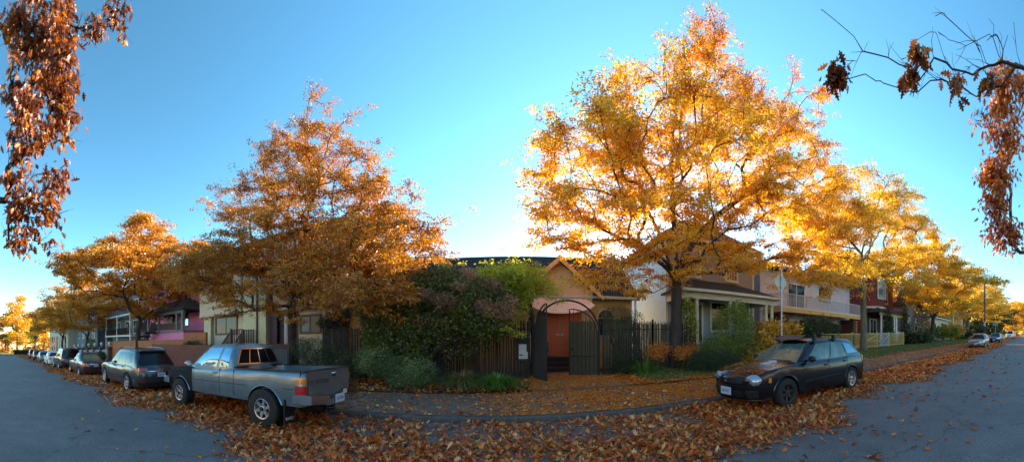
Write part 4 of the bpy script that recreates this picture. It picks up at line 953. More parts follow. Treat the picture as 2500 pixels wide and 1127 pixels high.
# --- black wagon
NAVY = paintm('black navy paint', (.006,.005,.010), .20, .0, .30, .3)
GGL = pm('greenish mottled windscreen', (.07,.16,.14), .14, metal=.2, col2=(.13,.26,.22), vs=2.5, spec=.8)  # green tone mottled by noise
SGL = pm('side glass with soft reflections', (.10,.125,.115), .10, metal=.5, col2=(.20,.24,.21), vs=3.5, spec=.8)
STW = pm('black steel wheel', (.016,.016,.017), .55)
wg, lp, bd = make_car(dict(name='station_wagon', L=4.62, W=1.74, wx=(-1.40, 1.32), R=.325, Ra=.385, sill=.235, rimr=.205, paint=NAVY, rims=[STW, ALLOY], spokes=6, sw=.30, rf=.36, rr=.30, bowf=.10, bowr=.06, tw=.2, wf=.90, lean_f=.12,
    deck=[(-2.31,.68),(-2.2,.76),(-1.95,.84),(-1.2,.93),(-.9,.955),(1.7,.98),(2.1,.98),(2.31,.93)], beltz=.95, crown=.075,
    seams=[-.86, .20, 1.10], handles=[(.05, .83, BLACKP), (.95, .86, BLACKP)], mirror=(-.66, 1.02, BLACKP), flare=(NAVY, .016),
    patches=[('side_moulding', BLACKP, [dict(s0=('x', -.80), s1=('x', .84), z0=.505, z1=.53, z0b=.53, z1b=.555, off=.014)]),
             ('grille', BLACKP, [dict(s0=('f', 0), s1=('f', .40), z0=.60, z1=.70, off=.006, split=False)]), ('air_intake', BLACKP, [dict(s0=('f', 0), s1=('f', .42), z0=.32, z1=.44, off=.006, split=False), ]), ('fog_lamp_cover', BLACKP, [dict(s0=('f', .50), s1=('f', .72), z0=.31, z1=.46, off=.008)]),
             ('bumper_gap', UNDER, [dict(s0=('f', 0), s1=('x', -1.80), z0=.535, z1=.55, off=.004, split=False, ns=14, nzz=1)]),
             ('side_indicator', AMBL, [dict(s0=('x', -1.92), s1=('x', -1.85), z0=.60, z1=.70, off=.008)]), ('tail_lamp', REDL, [dict(s0=('x', 2.02), s1=('r', .52), z0=.76, z1=.95, off=.01)]),
             ('splitter', CHROME, [dict(s0=('f', 0), s1=('x', -1.80), z0=.255, z1=.262, off=.012, split=False, ns=14, nzz=1)])],
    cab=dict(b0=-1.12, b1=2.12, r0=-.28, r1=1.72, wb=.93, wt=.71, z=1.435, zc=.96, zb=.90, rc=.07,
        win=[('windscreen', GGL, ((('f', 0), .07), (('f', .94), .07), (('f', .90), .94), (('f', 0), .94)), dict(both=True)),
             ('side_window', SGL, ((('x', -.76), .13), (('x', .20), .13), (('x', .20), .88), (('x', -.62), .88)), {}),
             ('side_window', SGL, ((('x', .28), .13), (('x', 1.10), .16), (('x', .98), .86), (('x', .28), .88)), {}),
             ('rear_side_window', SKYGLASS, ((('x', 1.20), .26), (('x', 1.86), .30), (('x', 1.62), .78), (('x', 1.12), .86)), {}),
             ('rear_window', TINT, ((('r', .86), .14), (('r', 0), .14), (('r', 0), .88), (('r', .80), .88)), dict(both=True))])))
for sy in (-1, 1):                               # oval headlamps
    q = MB(); c = Vector((-2.19, sy*.60, .665)); n_ = Vector((-.90, sy*.36, .28)).normalized(); a_ = n_.cross(Vector((0,0,1))).normalized(); b_ = a_.cross(n_).normalized() if a_.cross(n_).z > 0 else -a_.cross(n_).normalized()
    ring = lambda s, h: [c+n_*h+(a_*cos(t)*.165+b_*sin(t)*.115)*s for t in [2*pi*k/20 for k in range(20)]]
    vs_ = ring(1.08, -.10)+ring(1.08, .0)+ring(.98, .025)+ring(.6, .05)+[c+n_*.058]; fs_ = []
    for i in range(3):
        for k in range(20): fs_.append((i*20+k, i*20+(k+1) % 20, (i+1)*20+(k+1) % 20, (i+1)*20+k))
    for k in range(20): fs_.append((60+k, 60+(k+1) % 20, 80))
    q.add(vs_, fs_); q.build('headlamp', CLRL, wg, smooth=True)
q = MB(); q.tube([(-2.42, .055*cos(a), .655+.03*sin(a)) for a in [2*pi*k/10 for k in range(11)]], .006, 4); q.build('badge', CHROME, wg)
plate(wg, -2.44, .43, False, 0, '280 HEC', .34)
for x in (-.12, .75):                            # roof rack
    q = MB(); q.bar((x, -.66, 1.56), (x, .66, 1.56), .05, .03); q.box(x-.05, x+.05, -.67, -.58, 1.42, 1.575, 0, .01); q.box(x-.05, x+.05, .58, .67, 1.42, 1.575, 0, .01); q.build('roof_rack_bar', BLACKP, wg)
q = MB(); q.add([(-.50,-.40,1.47),(-.50,.46,1.47),(-.16,.46,1.575),(-.16,-.40,1.575),(-.50,-.40,1.455),(-.50,.46,1.455),(-.16,.46,1.55),(-.16,-.40,1.55)], [(0,1,2,3),(7,6,5,4),(0,4,5,1),(1,5,6,2),(3,2,6,7),(0,3,7,4)]); q.build('wind_fairing', BLACKP, wg)
for k, y in enumerate((-.35, .25)):
    q = MB(); q.bar((-1.02, y-.30, .995), (-.98, y+.28, 1.0), .012, .012); q.bar((-1.0, y, .99), (-1.05, y+.02, .97), .02); q.build('wiper', BLACKP, wg)
wgx = 6.62; place(wg, (wgx, 5.72, gz(wgx)), 0, 'black station wagon with roof rack and yellow leaves on its bonnet', 'station wagon', CG); wg.rotation_euler = (0, -SL, .02)
# leaflets lying on the wagon
npt = 420; xs = rng.uniform(-2.15, -.95, npt); ys = rng.uniform(-.72, .72, npt); zs = np.array([interp([(-2.31,.68),(-2.2,.76),(-1.95,.84),(-1.2,.93),(-.9,.955)], x) for x in xs])+.078*(1-(ys/.80)**2)-.012
ex_ = rng.uniform(-.98, -.45, 150); ey = rng.uniform(-.6, .6, 150); ez = .975+(ex_+1.10)/.84*.48+.012
o = small('fallen_leaflets', np.stack([np.concatenate([xs, ex_])+wgx, np.concatenate([ys, ey])+5.72], 1), np.concatenate([zs, ez])+gz(wgx)+SL*np.concatenate([xs, ex_]), .025, .055, YLITTER)
tag(o, kind='stuff')
# ------------------------------------------------------------------ buildings
def window(par, y, x0, x1, z0, z1, fm=WHITE, gm=None, fw=.09, bars='sash', curtain=False, sill=True, pr=.06):
    gm = gm or GLASS
    q = MB(); a, b = y-pr, y+.02
    q.box(x0-fw, x0, a, b, z0-fw, z1+fw); q.box(x1, x1+fw, a, b, z0-fw, z1+fw); q.box(x0, x1, a, b, z1, z1+fw); q.box(x0, x1, a, b, z0-fw, z0)
    if bars == 'sash': q.box(x0, x1, a+.02, b-.01, (z0+z1)/2-.03, (z0+z1)/2+.03)
    if bars == 'slide': q.box((x0+x1)/2-.03, (x0+x1)/2+.03, a+.02, b-.01, z0, z1)
    if bars == 'grid':
        for k in range(1, 4): xx = lerp(x0, x1, k/4); q.box(xx-.012, xx+.012, a+.02, b-.01, z0, z1)
        for k in range(1, 4): zz = lerp(z0, z1, k/4); q.box(x0, x1, a+.022, b-.012, zz-.012, zz+.012)
    w_ = q.build('window', fm, par)
    if sill: q = MB(); q.box(x0-fw-.04, x1+fw+.04, a-.05, a-.003, z0-fw-.03, z0-fw+.03); q.build('sill', fm, w_)
    q = MB(); q.box(x0+.002, x1-.002, y-.032, y-.026, z0+.002, z1-.002); q.build('pane', gm, w_)
    if curtain:
        q = MB(); n = 10; xs = np.linspace(x0+.04, lerp(x0, x1, .46), n)
        q.add([(x, y-.036-.004*(i % 2), z) for z in (z0+.04, z1-.03) for i, x in enumerate(xs)], [(i, i+1, n+i+1, n+i) for i in range(n-1)])
        q.build('curtain', CURTAIN, w_)
    return w_
def wall_box(par, mat, x0, x1, y0, y1, z0, z1, name='wall'): q = MB(); q.box(x0, x1, y0, y1, z0, z1); return q.build(name, mat, par)
def balusters(q, a, b, h, step=.12, w=.035, m=0, top=.06, slope=0):
    a = Vector(a); b = Vector(b); L_ = (b-a).length; n = max(2, int(L_/step)); up = Vector((0,0,h))
    for k in range(n+1): p = a.lerp(b, k/n); q.bar(p+Vector((0,0,.08)), p+up-Vector((0,0,.02)), w, w, m)
    q.bar(a+up, b+up, top, top, m); q.bar(a+Vector((0,0,.08)), b+Vector((0,0,.08)), top*.8, top*.8, m)
def hip(q, x0, x1, y0, y1, z, h, inset=None, m=0, th=.12):
    i = inset or min(x1-x0, y1-y0)/2
    i = min(i, (x1-x0)/2-.02, (y1-y0)/2-.001); X0_, X1_ = x0+i, x1-i; Ya, Yb = y0+i, y1-i
    vs = [(x0,y0,z),(x1,y0,z),(x1,y1,z),(x0,y1,z),(X0_,Ya,z+h),(X1_,Ya,z+h),(X1_,Yb,z+h),(X0_,Yb,z+h),(x0,y0,z-th),(x1,y0,z-th),(x1,y1,z-th),(x0,y1,z-th)]
    return q.add(vs, [(0,1,5,4),(1,2,6,5),(2,3,7,6),(3,0,4,7),(4,5,6,7),(8,9,1,0),(9,10,2,1),(10,11,3,2),(11,8,0,3),(11,10,9,8)], m)
ROOFD = roofmat('dark blue-black shingles', (.018,.020,.028)); ROOFK = roofmat('black shingles', (.022,.021,.021))
YST = pm('ochre yellow stucco', (.68,.38,.12), .85, var=.12, vs=1.5, bump=.4, bs=60)
PST = pm('pale peach stucco', (.74,.47,.28), .85, var=.08, vs=1.5, bump=.4, bs=60)
# --- yellow hall with the gabled entrance
hall = empty('church_hall', (0, 15.6, .1), 0, 'yellow stucco church hall with dark blue roof and orange double door', 'church hall')
HX0, HX1 = -9.0, 5.75; HY0, HY1 = 15.9, 22.4; EZ = 3.95; RZ = 6.55
q = MB(); q.box(HX0, HX1, HY0, HY1, -.3, EZ); q.prism([(HY0, EZ), (HY1, EZ), ((HY0+HY1)/2, RZ-.1)], 'x', HX0, HX1); q.build('wall', YST, hall)
def slab(q, a, b, x0, x1, th=.14):
    (ya, za), (yb, zb) = a, b
    q.prism([(ya, za), (yb, zb), (yb, zb-th), (ya, za-th)], 'x', x0, x1)
ym = (HY0+HY1)/2
q = MB(); slab(q, (HY0-.45, EZ-.18), (ym, RZ), HX0-.3, HX1+.25); slab(q, (HY1+.45, EZ-.18), (ym, RZ), HX0-.3, HX1+.25); q.build('roof', ROOFD, hall)
q = MB(); q.box(HX0-.3, HX1+.25, HY0-.56, HY0-.455, EZ-.30, EZ-.16); q.box(HX1-.02, HX1+.06, HY0-.50, HY0-.42, .3, EZ-.3); q.build('gutter', CREAMT, hall)
q = MB()
for k in range(9): x = 3.9+k*.22; q.box(x, x+.07, HY0-.44, HY0-.003, EZ-.30, EZ-.20)
q.build('rafter_ends', CREAMT, hall)
# entrance wing
gx, gy = 1.93, 15.4
q = MB(); q.prism([(gx-1.62, -.2), (gx+1.62, -.2), (gx+1.62, 3.95), (gx, 5.35), (gx-1.62, 3.95)], 'y', gy, HY0+2); q.build('entrance_wall', PST, hall)
q = MB()
for s_ in (-1, 1):
    q.prism([(gx, 5.62), (gx+s_*1.95, 3.93), (gx+s_*1.95, 3.76), (gx, 5.45)], 'y', gy-.35, HY0+1.9)
q.build('entrance_roof', ROOFD, hall)
q = MB()
for s_ in (-1, 1):
    q.prism([(gx, 5.56), (gx+s_*1.93, 3.87), (gx+s_*1.93, 3.62), (gx, 5.30)], 'y', gy-.40, gy-.353)
    q.prism([(gx+s_*1.70, 3.98), (gx+s_*2.05, 3.66), (gx+s_*2.05, 3.50), (gx+s_*1.70, 3.80)], 'y', gy-.50, gy-.403)
q.build('bargeboard', PST, hall)
# doors
DORG = pm('burnt orange door paint', (.62,.105,.014), .5, var=.12, vs=2)
DZ0, DZ1 = .87, 3.02
for k, (a, b) in enumerate(((1.06, 1.955), (1.985, 2.88))):
    q = MB(); q.box(a, b, gy-.05, gy-.004, DZ0+.02, DZ1); dd_ = q.build('door', DORG, hall)
    hx = b-.07 if k == 0 else a+.07
    q = MB(); q.bar((hx, gy-.10, DZ0+1.03), (hx+(-.16 if k == 0 else .16), gy-.10, DZ0+1.03), .022); q.box(hx-.03, hx+.03, gy-.10, gy-.052, DZ0+.98, DZ0+1.08); q.build('handle', STEEL, dd_)
q = MB(); q.box(1.958, 1.982, gy-.06, gy-.004, DZ0+.02, DZ1); q.build('door_strip', pm('brass strip', (.30,.22,.12), .4, metal=.6), hall)
q = MB(); q.box(.96, 1.055, gy-.07, gy-.004, DZ0, DZ1+.1); q.box(2.885, 2.98, gy-.07, gy-.004, DZ0, DZ1+.1); q.box(1.055, 2.885, gy-.07, gy-.004, DZ1+.003, DZ1+.1); q.build('door_frame', DORG, hall)
STEP = pm('red-brown step paint', (.13,.04,.022), .7, var=.25, vs=3); STEPK = pm('dark step riser', (.02,.017,.015), .8)
for k in range(3):
    q = MB(); z = DZ0-k*.225; y1 = gy-.004-k*.30; x0_, x1_ = .62, 3.3
    q.box(x0_, x1_, y1-(.55 if k == 0 else .30), y1, z-.235, z-.03); st = q.build('step', STEPK, hall)
    q = MB(); q.box(x0_-.01, x1_+.01, y1-(.55 if k == 0 else .30)-.02, y1, z-.029, z); q.build('tread', STEP, st)
    gy_ = 0
q = MB(); q.box(1.15, 1.8, gy-.5, gy-.12, DZ0+.002, DZ0+.03); tag(q.build('door_mat', BLACKP), 'thin dark mat on the top step before the orange door', 'door mat')
# arched side window
def arched(par, x0, x1, y, z0, zs, fm, gm):
    r_ = (x1-x0)/2; cx = (x0+x1)/2
    def out(o, n=14): return [(x0-o, z0-o), (x1+o, z0-o)]+[(cx+(r_+o)*cos(pi*k/n), zs+(r_+o)*sin(pi*k/n)) for k in range(n+1)]
    A, B = out(.09), out(0); q = MB(); n = len(A)
    vs = [(p[0], y-.05, p[1]) for p in A]+[(p[0], y-.05, p[1]) for p in B]+[(p[0], y+.02, p[1]) for p in A]
    q.add(vs, [(i, (i+1) % n, n+(i+1) % n, n+i) for i in range(n)]+[(i, 2*n+i, 2*n+(i+1) % n, (i+1) % n) for i in range(n)]); w_ = q.build('window', fm, par)
    q = MB(); q.prism(B, 'y', y-.03, y-.01); q.build('pane', gm, w_)
    q = MB(); q.box(cx-.015, cx+.015, y-.045, y-.031, z0, zs+r_); q.box(x0, x1, y-.044, y-.0312, zs-.02, zs+.01); q.build('mullion', CREAMT, w_)
arched(hall, 3.95, 4.75, HY0, 1.9, 2.75, pm('cream stucco surround', (.62,.50,.32), .8), GLASS)
# fabric awning over the door, strewn with fallen leaves
AWN = pm('pale pink awning canvas', (.86,.70,.64), .8, col2=(.88,.76,.71), vs=4)
aw = MB(); nx_, ny_ = 24, 10; vs = []
for i in range(nx_+1):
    u = i/nx_; x = lerp(.42, 3.42, u); xb = lerp(.62, 3.28, u)
    for j in range(ny_+1):
        t = j/ny_; xx = lerp(xb, x, t); y = gy-.008-1.15*t
        z = 3.62-.42*t-(.42*sin(pi*u)**.8)*t**1.3+.02*sin(9*u+3*t)
        vs.append((xx, y, z))
aw.add(vs, [(i*(ny_+1)+j, (i+1)*(ny_+1)+j, (i+1)*(ny_+1)+j+1, i*(ny_+1)+j+1) for i in range(nx_) for j in range(ny_)])
o_aw = aw.build('awning', AWN, None, smooth=True); tag(o_aw, 'pale pink fabric awning strewn with leaves over the orange door', 'awning')
sol = o_aw.modifiers.new('thick', 'SOLIDIFY'); sol.thickness = .012
REDLIT = leafmat('dark red leaf litter', [(0,(.10,.02,.015)), (.6,(.28,.06,.03)), (1,(.42,.16,.05))], trans=.1)
u = rng.uniform(.03, .97, 330); t = rng.beta(2.2, 1.3, 330)
xx = lerp(lerp(.62, 3.28, u), lerp(.42, 3.42, u), t); zz_ = 3.62-.42*t-(.42*np.sin(pi*u)**.8)*t**1.3+.02*np.sin(9*u+3*t)
tag(small('awning_leaves', np.stack([xx, gy-.008-1.15*t], 1), zz_+.004, .04, .08, REDLIT), kind='stuff')
q = MB(); q.tube([(1.02, 14.86, DZ0+.01), (1.02, 14.86, DZ0+.55)], .20, 12); q.v = [(a, b, c) for a, b, c in q.v]
q = MB(); bx0, bx1, by0, by1, bz0, bz1 = 1.02, 1.36, 14.62, 14.84, DZ0+.003, DZ0+.62
q.add([(bx0+.03,by0+.03,bz0),(bx1-.03,by0+.03,bz0),(bx1-.03,by1-.03,bz0),(bx0+.03,by1-.03,bz0),(bx0,by0,bz1),(bx1,by0,bz1),(bx1,by1,bz1),(bx0,by1,bz1)], [(3,2,1,0),(0,1,5,4),(1,2,6,5),(2,3,7,6),(3,0,4,7)])
BIN = pm('grey green plastic bin', (.045,.05,.042), .5)
bn = q.build('bin_body', BIN); 
rb = empty('rubbish_bin', ((bx0+bx1)/2, 14.73, bz0), 0, 'grey green rubbish bin on the top step left of the orange door', 'bin'); bn.parent = rb; bn.matrix_parent_inverse = rb.matrix_world.inverted(); bn.location = (-rb.location.x, -rb.location.y, -rb.location.z)
q = MB(); q.box(bx0-.03, bx1+.03, by0-.03, by1+.02, bz1+.002, bz1+.05, 0, .015); q.build('lid', BIN, rb)
q = MB(); q.box(bx0+.08, bx1-.10, by0-.012, by0-.001, bz0+.22, bz0+.44); q.build('sticker', pm('green sticker', (.16,.22,.03), .6), rb)

# --- taupe house with the porch
TAU = pm('taupe siding paint', (.29,.29,.29), .65, var=.07, vs=1.2); TAUW = pm('pale blue-white siding paint', (.50,.64,.72), .6, var=.05)
HT = empty('taupe_house', (11.4, 16.6, .6), 0, 'two storey taupe house with dark hipped porch roof and cream columns', 'house')
x0, x1, y0, y1 = 8.05, 14.5, 16.6, 24.0; zt_ = 7.5; zf = 1.45
q = MB(); q.box(x0, x1, y0, y1, .0, zt_); q.build('core_wall', pm('dark sheathing', (.2,.17,.15), .8), HT)
q = MB(); q.siding(x0+.09, x1-.09, zf, zt_-.25, y0-.002, .125); q.siding_x(y0, y1, .3, zt_-.25, x1+.002, .125, d=1); q.build('wall', TAU, HT)
q = MB(); q.siding_x(y0-.0, y1, .3, zt_-.25, x0-.002, .15, d=-1); q.build('side_wall', TAUW, HT)
q = MB()
for xx in (x0-.035, x1-.115): q.box(xx, xx+.15, y0-.035, y0+.12, .3, zt_-.25)
q.box(x0-.03, x1+.03, y0-.034, y0-.003, zt_-.55, zt_-.24); q.build('corner_boards', CREAMT, HT)
q = MB(); hip(q, x0-.5, x1+.5, y0-.5, y1+.5, zt_, 2.3, 3.2); q.build('roof', ROOFK, HT)
q = MB(); q.box(x0-.52, x1+.52, y0-.56, y0-.503, zt_-.16, zt_-.01); q.build('gutter', CREAMT, HT)
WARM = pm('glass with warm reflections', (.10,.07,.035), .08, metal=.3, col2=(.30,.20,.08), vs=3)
window(HT, y0-.004, PX(1773, y0), PX(1797, y0), 5.45, 6.85, CREAMT, WARM, .13, 'grid', pr=.075)
window(HT, y0-.004, PX(1683, y0), PX(1706, y0), 5.45, 6.85, CREAMT, WARM, .13, 'grid', pr=.075)
window(HT, y0-.004, 11.1, 12.3, 2.3, 3.9, CREAMT, GLASS, .13, 'sash', pr=.075); window(HT, y0-.004, 12.9, 14.0, 2.3, 3.9, CREAMT, GLASS, .13, 'slide', True, pr=.075)
q = MB(); q.box(9.35, 10.35, y0-.07, y0-.03, zf, 3.75); q.box(9.22, 9.34, y0-.085, y0-.02, zf, 3.9); q.box(10.36, 10.48, y0-.085, y0-.02, zf, 3.9); q.box(9.34, 10.36, y0-.085, y0-.02, 3.76, 3.9); dr = q.build('door_frame', CREAMT, HT)
q = MB(); q.box(9.36, 10.34, y0-.095, y0-.086, zf+.1, 3.72); q.build('door', pm('dark green-black door', (.015,.022,.02), .35), HT)
# porch
py0 = 14.5; px0, px1 = 8.05, 14.45; pe = 4.22
q = MB(); q.box(px0, px1, py0, y0-.04, zf-.2, zf); q.box(px0+.03, px1-.03, py0+.05, py0+.15, .35, zf-.2); q.build('porch_floor', pm('grey porch floor', (.16,.15,.14), .7, var=.15), HT)
q = MB(); q.add([(px0-.35,py0-.45,pe),(px1+.3,py0-.45,pe),(px1-1.6,y0-.036,pe+.98),(px0+1.6,y0-.036,pe+.98),(px1+.3,y0+.6,pe),(px0-.35,y0+.6,pe),(px0-.35,py0-.45,pe-.1),(px1+.3,py0-.45,pe-.1),(px1+.3,y0-.036,pe-.1),(px0-.35,y0-.036,pe-.1),(px1+.3,y0-.036,pe+.0),(px0-.35,y0-.036,pe+.0)],
      [(0,1,2,3),(1,10,2),(0,3,11),(9,8,7,6),(6,7,1,0),(7,8,10,1),(9,6,0,11)]); q.build('porch_roof', ROOFK, HT)
q = MB(); q.box(px0-.4, px1+.35, py0-.53, py0-.453, pe-.12, pe+.02); q.box(px0, px1, py0-.05, py0+.2, pe-.42, pe-.105); q.box(px0, px0+.2, py0+.2, y0-.04, pe-.42, pe-.105); q.box(px1-.2, px1, py0+.2, y0-.04, pe-.42, pe-.105); q.box(px0-.32, px1+.28, py0-.44, y0-.04, pe-.104, pe-.101); q.build('porch_beam', CREAMT, HT)
for cx in (8.25, 8.85, 11.0, 11.5, 13.75, 14.25):
    q = MB(); zb = zf+.85 if cx > 9 else zf
    q.lathe([(.13, zb), (.13, zb+.05), (.115, zb+.06), (.095, pe-.52), (.12, pe-.50), (.13, pe-.43)], (cx, py0+.08, 0), 'z', 14); q.build('porch_column', CREAMT, HT, smooth=True)
for a, b in ((11.0, 14.3),):
    q = MB(); balusters(q, (a, py0+.08, zf), (b, py0+.08, zf), .85, .13, .04); q.build('porch_railing', CREAMT, HT)
# --- lavender house with the long balcony
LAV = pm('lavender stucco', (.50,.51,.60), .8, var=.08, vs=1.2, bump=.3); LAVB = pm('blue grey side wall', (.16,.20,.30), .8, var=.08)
YBM = pm('ochre yellow beam paint', (.58,.33,.045), .5, var=.12); BRK = pm('dark red brick', (.11,.035,.025), .85, var=.4, vs=14)
HL = empty('lavender_house', (23, 17.5, .8), 0, 'pale lavender house with long white balcony over an ochre beam', 'house')
bx0, bx1 = PX(1918, 16)-.5, PX(2104, 16); q = MB(); q.box(16.2, bx1+.6, 17.8, 26, .2, 7.1); q.build('wall', LAV, HL)
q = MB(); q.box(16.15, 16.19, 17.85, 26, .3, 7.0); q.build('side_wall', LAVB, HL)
q = MB(); hip(q, 15.7, bx1+1.1, 17.2, 26.6, 7.1, 1.6, 4); q.build('roof', ROOFK, HL)
q = MB(); q.box(bx0, bx1, 15.9, 17.79, 3.92, 4.05); q.build('balcony_floor', LAV, HL)
q = MB(); q.box(bx0-.05, bx1+.05, 15.82, 15.89, 3.66, 3.97); q.box(bx0-.05, bx0+.02, 15.9, 17.7, 3.66, 3.9); q.build('beam', YBM, HL)
q = MB(); balusters(q, (bx0, 15.97, 4.0), (bx1, 15.97, 4.0), 1.0, .14, .03); balusters(q, (bx0, 15.97, 4.0), (bx0, 17.7, 4.0), 1.0, .14, .03)
for k in range(5): x = lerp(bx0, bx1, k/4); q.bar((x, 15.97, 4.02), (x, 15.97, 5.08), .07)
q.build('balcony_railing', pm('pale railing paint', (.5,.48,.52), .5), HL)
BRW = pm('brown window frame', (.12,.055,.03), .6)
window(HL, 17.796, 23.4, 24.9, 5.2, 6.4, BRW, WARM, .08, 'slide'); window(HL, 17.796, 19.2, 21.2, 4.2, 6.2, WHITE, GLASS, .08, 'slide')
QN = pm('ochre quoin paint', (.55,.26,.05), .6)
for a, b, s0, s1 in ((17.0, 17.7, 16.99, 17.22), (bx1-1.1, bx1-.4, bx1-.62, bx1-.39)):
    q = MB(); q.box(a, b, 16.3, 17.78, .3, 3.64)
    for k in range(11): z = .55+k*.28; q.box(s0, s1, 16.28, 16.31, z, z+.14, 1)
    q.build('brick_pier', [BRK, QN], HL)
q = MB(); q.box(17.72, bx1-1.12, 17.70, 17.76, .8, 3.2); q.build('opening_shade_panel', pm('dark brown opening shade', (.04,.02,.014), .7, var=.3), HL)  # dark sheet painted as the shade of the opening below the balcony
q = MB(); q.box(24.4, 25.3, 17.64, 17.69, .9, 3.0); q.build('door', pm('dark red door', (.06,.018,.014), .5), HL)
# --- burgundy house with a round bay
BUR = pm('burgundy shingle paint', (.16,.025,.025), .75, var=.25, vs=9); CT = pm('ivory trim', (.58,.55,.46), .5)
HB = empty('burgundy_house', (33, 17, 1), 0, 'burgundy house with round bay window and small white porch', 'house')
q = MB(); q.box(30.2, 38.2, 17.4, 26, .5, 9.6); q.build('wall', BUR, HB)
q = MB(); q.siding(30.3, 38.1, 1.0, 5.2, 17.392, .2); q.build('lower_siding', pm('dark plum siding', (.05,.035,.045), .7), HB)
q = MB(); q.lathe([(1.75, 5.2), (1.7, 9.4)], (32.2, 17.5, 0), 'z', 24); q.build('bay', BUR, HB, smooth=True)
q = MB(); q.lathe([(2.0, 9.35), (1.95, 9.5), (0, 11.6)], (32.2, 17.5, 0), 'z', 24); q.build('bay_roof', ROOFK, HB)
q = MB(); q.lathe([(1.82, 5.1), (1.84, 5.3), (1.78, 5.32)], (32.2, 17.5, 0), 'z', 24, cap=False); q.build('bay_trim', CT, HB, smooth=True); q = MB(); q.lathe([(1.80, 9.1), (1.82, 9.34), (1.76, 9.34)], (32.2, 17.5, 0), 'z', 24, cap=False); q.build('bay_trim', CT, HB, smooth=True)
for a in (-1.9, -1.15, -.45):
    c = Vector((32.2+1.74*cos(a), 17.5+1.74*sin(a), 0)); t_ = Vector((-sin(a), cos(a), 0)); n_ = Vector((cos(a), sin(a), 0))
    q = MB()
    for u0, u1, v0, v1 in ((-.48,-.38,6.1,8.5),(.38,.48,6.1,8.5),(-.38,.38,8.4,8.5),(-.38,.38,6.1,6.2),(-.38,.38,7.25,7.32)):
        pts = [c+t_*u_+n_*d_+Vector((0,0,v_)) for d_ in (.10, -.02) for u_, v_ in ((u0,v0),(u1,v0),(u1,v1),(u0,v1))]
        q.add(pts, [(0,1,2,3),(0,4,5,1),(1,5,6,2),(2,6,7,3),(3,7,4,0)])
    w_ = q.build('window', CT, HB); q = MB(); q.add([c+t_*u_+n_*.06+Vector((0,0,v_)) for u_, v_ in ((-.38,6.2),(.38,6.2),(.38,8.4),(-.38,8.4))], [(0,1,2,3)]); q.build('pane', pm('pale reflecting glass', (.22,.27,.28), .08, metal=.4, spec=.8), w_)
hip_q = MB(); hip(hip_q, 29.7, 38.7, 17.0, 26.5, 9.6, 3.2, 4.2); hip_q.build('roof', ROOFK, HB)
q = MB(); hip(q, 30.4, 38.6, 15.2, 17.5, 4.75, .55, .9); q.build('porch_roof', pm('plum porch roof', (.045,.03,.035), .8), HB)
q = MB(); q.box(30.6, 38.4, 15.35, 15.5, 4.35, 4.63); q.build('porch_beam', pm('ochre trim', (.5,.33,.10), .5), HB)
q = MB(); q.box(30.6, 38.4, 15.4, 17.3, 1.5, 1.75); q.build('porch_floor', pm('cream porch skirt', (.4,.33,.22), .7), HB)
for cx in (31.0, 34.3, 34.9, 38.0): q = MB(); q.lathe([(.14, 1.75), (.12, 1.85), (.10, 4.25), (.14, 4.36)], (cx, 15.45, 0), 'z', 12); q.build('porch_column', WHITE, HB, smooth=True)
for a, b in ((31.0, 34.3), (34.9, 38.0)): q = MB(); balusters(q, (a, 15.45, 1.75), (b, 15.45, 1.75), .9, .16, .05); q.build('porch_railing', WHITE, HB)
window(HB, 17.36, 35.3, 36.3, 2.5, 4.0, CT, GLASS); window(HB, 17.36, 32.0, 33.4, 2.5, 4.0, CT, GLASS, bars='slide'); window(HB, 17.396, 35.4, 36.5, 6.2, 8.2, CT, GLASS)
q = MB(); q.tube([(31.35+.36*cos(a), 15.25, 3.45+.36*sin(a)) for a in [2*pi*k/20 for k in range(21)]], .06, 6); tag(q.build('wreath', pm('straw wreath', (.35,.24,.12), .9, var=.3), None, smooth=True), 'round straw wreath hanging on the burgundy porch', 'wreath')
# --- small houses further right
BLG = pm('blue grey siding', (.20,.25,.32), .7, var=.06); CRM = pm('cream siding', (.50,.44,.32), .7, var=.06); OCH = pm('ochre siding', (.40,.27,.07), .7, var=.1)
def small_house(name, label, x0, x1, y0, zg, h, rh, wall, roof, wins, depth=8, trim=WHITE, porch=None, gable=False, step=.2):
    r = empty(name, ((x0+x1)/2, y0, zg), 0, label, 'house'); q = MB(); q.box(x0, x1, y0, y0+depth, zg-.6, zg+h)
    if gable: q.prism([(x0, zg+h), (x1, zg+h), ((x0+x1)/2, zg+h+rh-.1)], 'y', y0, y0+depth)
    q.siding(x0, x1, zg, zg+h-.05, y0-.003, step); q.build('wall', wall, r)
    q = MB()
    if gable:
        for s_ in (-1, 1): xm = (x0+x1)/2; xe = xm+s_*((x1-x0)/2+.45); q.prism([(xm, zg+h+rh), (xe, zg+h-.15), (xe, zg+h-.3), (xm, zg+h+rh-.15)], 'y', y0-.4, y0+depth+.4)
    else: hip(q, x0-.45, x1+.45, y0-.45, y0+depth+.45, zg+h, rh)
    q.build('roof', roof, r)
    for xc in (x0-.03, x1-.12): q = MB(); q.box(xc, xc+.15, y0-.04, y0+.05, zg, zg+h-.32); q.build('corner_board', trim, r)
    if not gable: q = MB(); q.box(x0-.45, x1+.45, y0-.52, y0-.455, zg+h-.15, zg+h); q.build('gutter', trim, r)
    for (a, b, c, d, st, gm) in wins: window(r, y0-.006, a, b, c, d, trim, gm, .1, st, pr=.07)
    return r
small_house('blue_house', 'blue grey house behind a dark conifer, right of the burgundy house', 40.5, 47.5, 17, 1.3, 5.2, 2.6, BLG, ROOFK, [(42,43,3.2,4.8,'sash',GLASS),(45,46,3.2,4.8,'sash',GLASS)], gable=True)
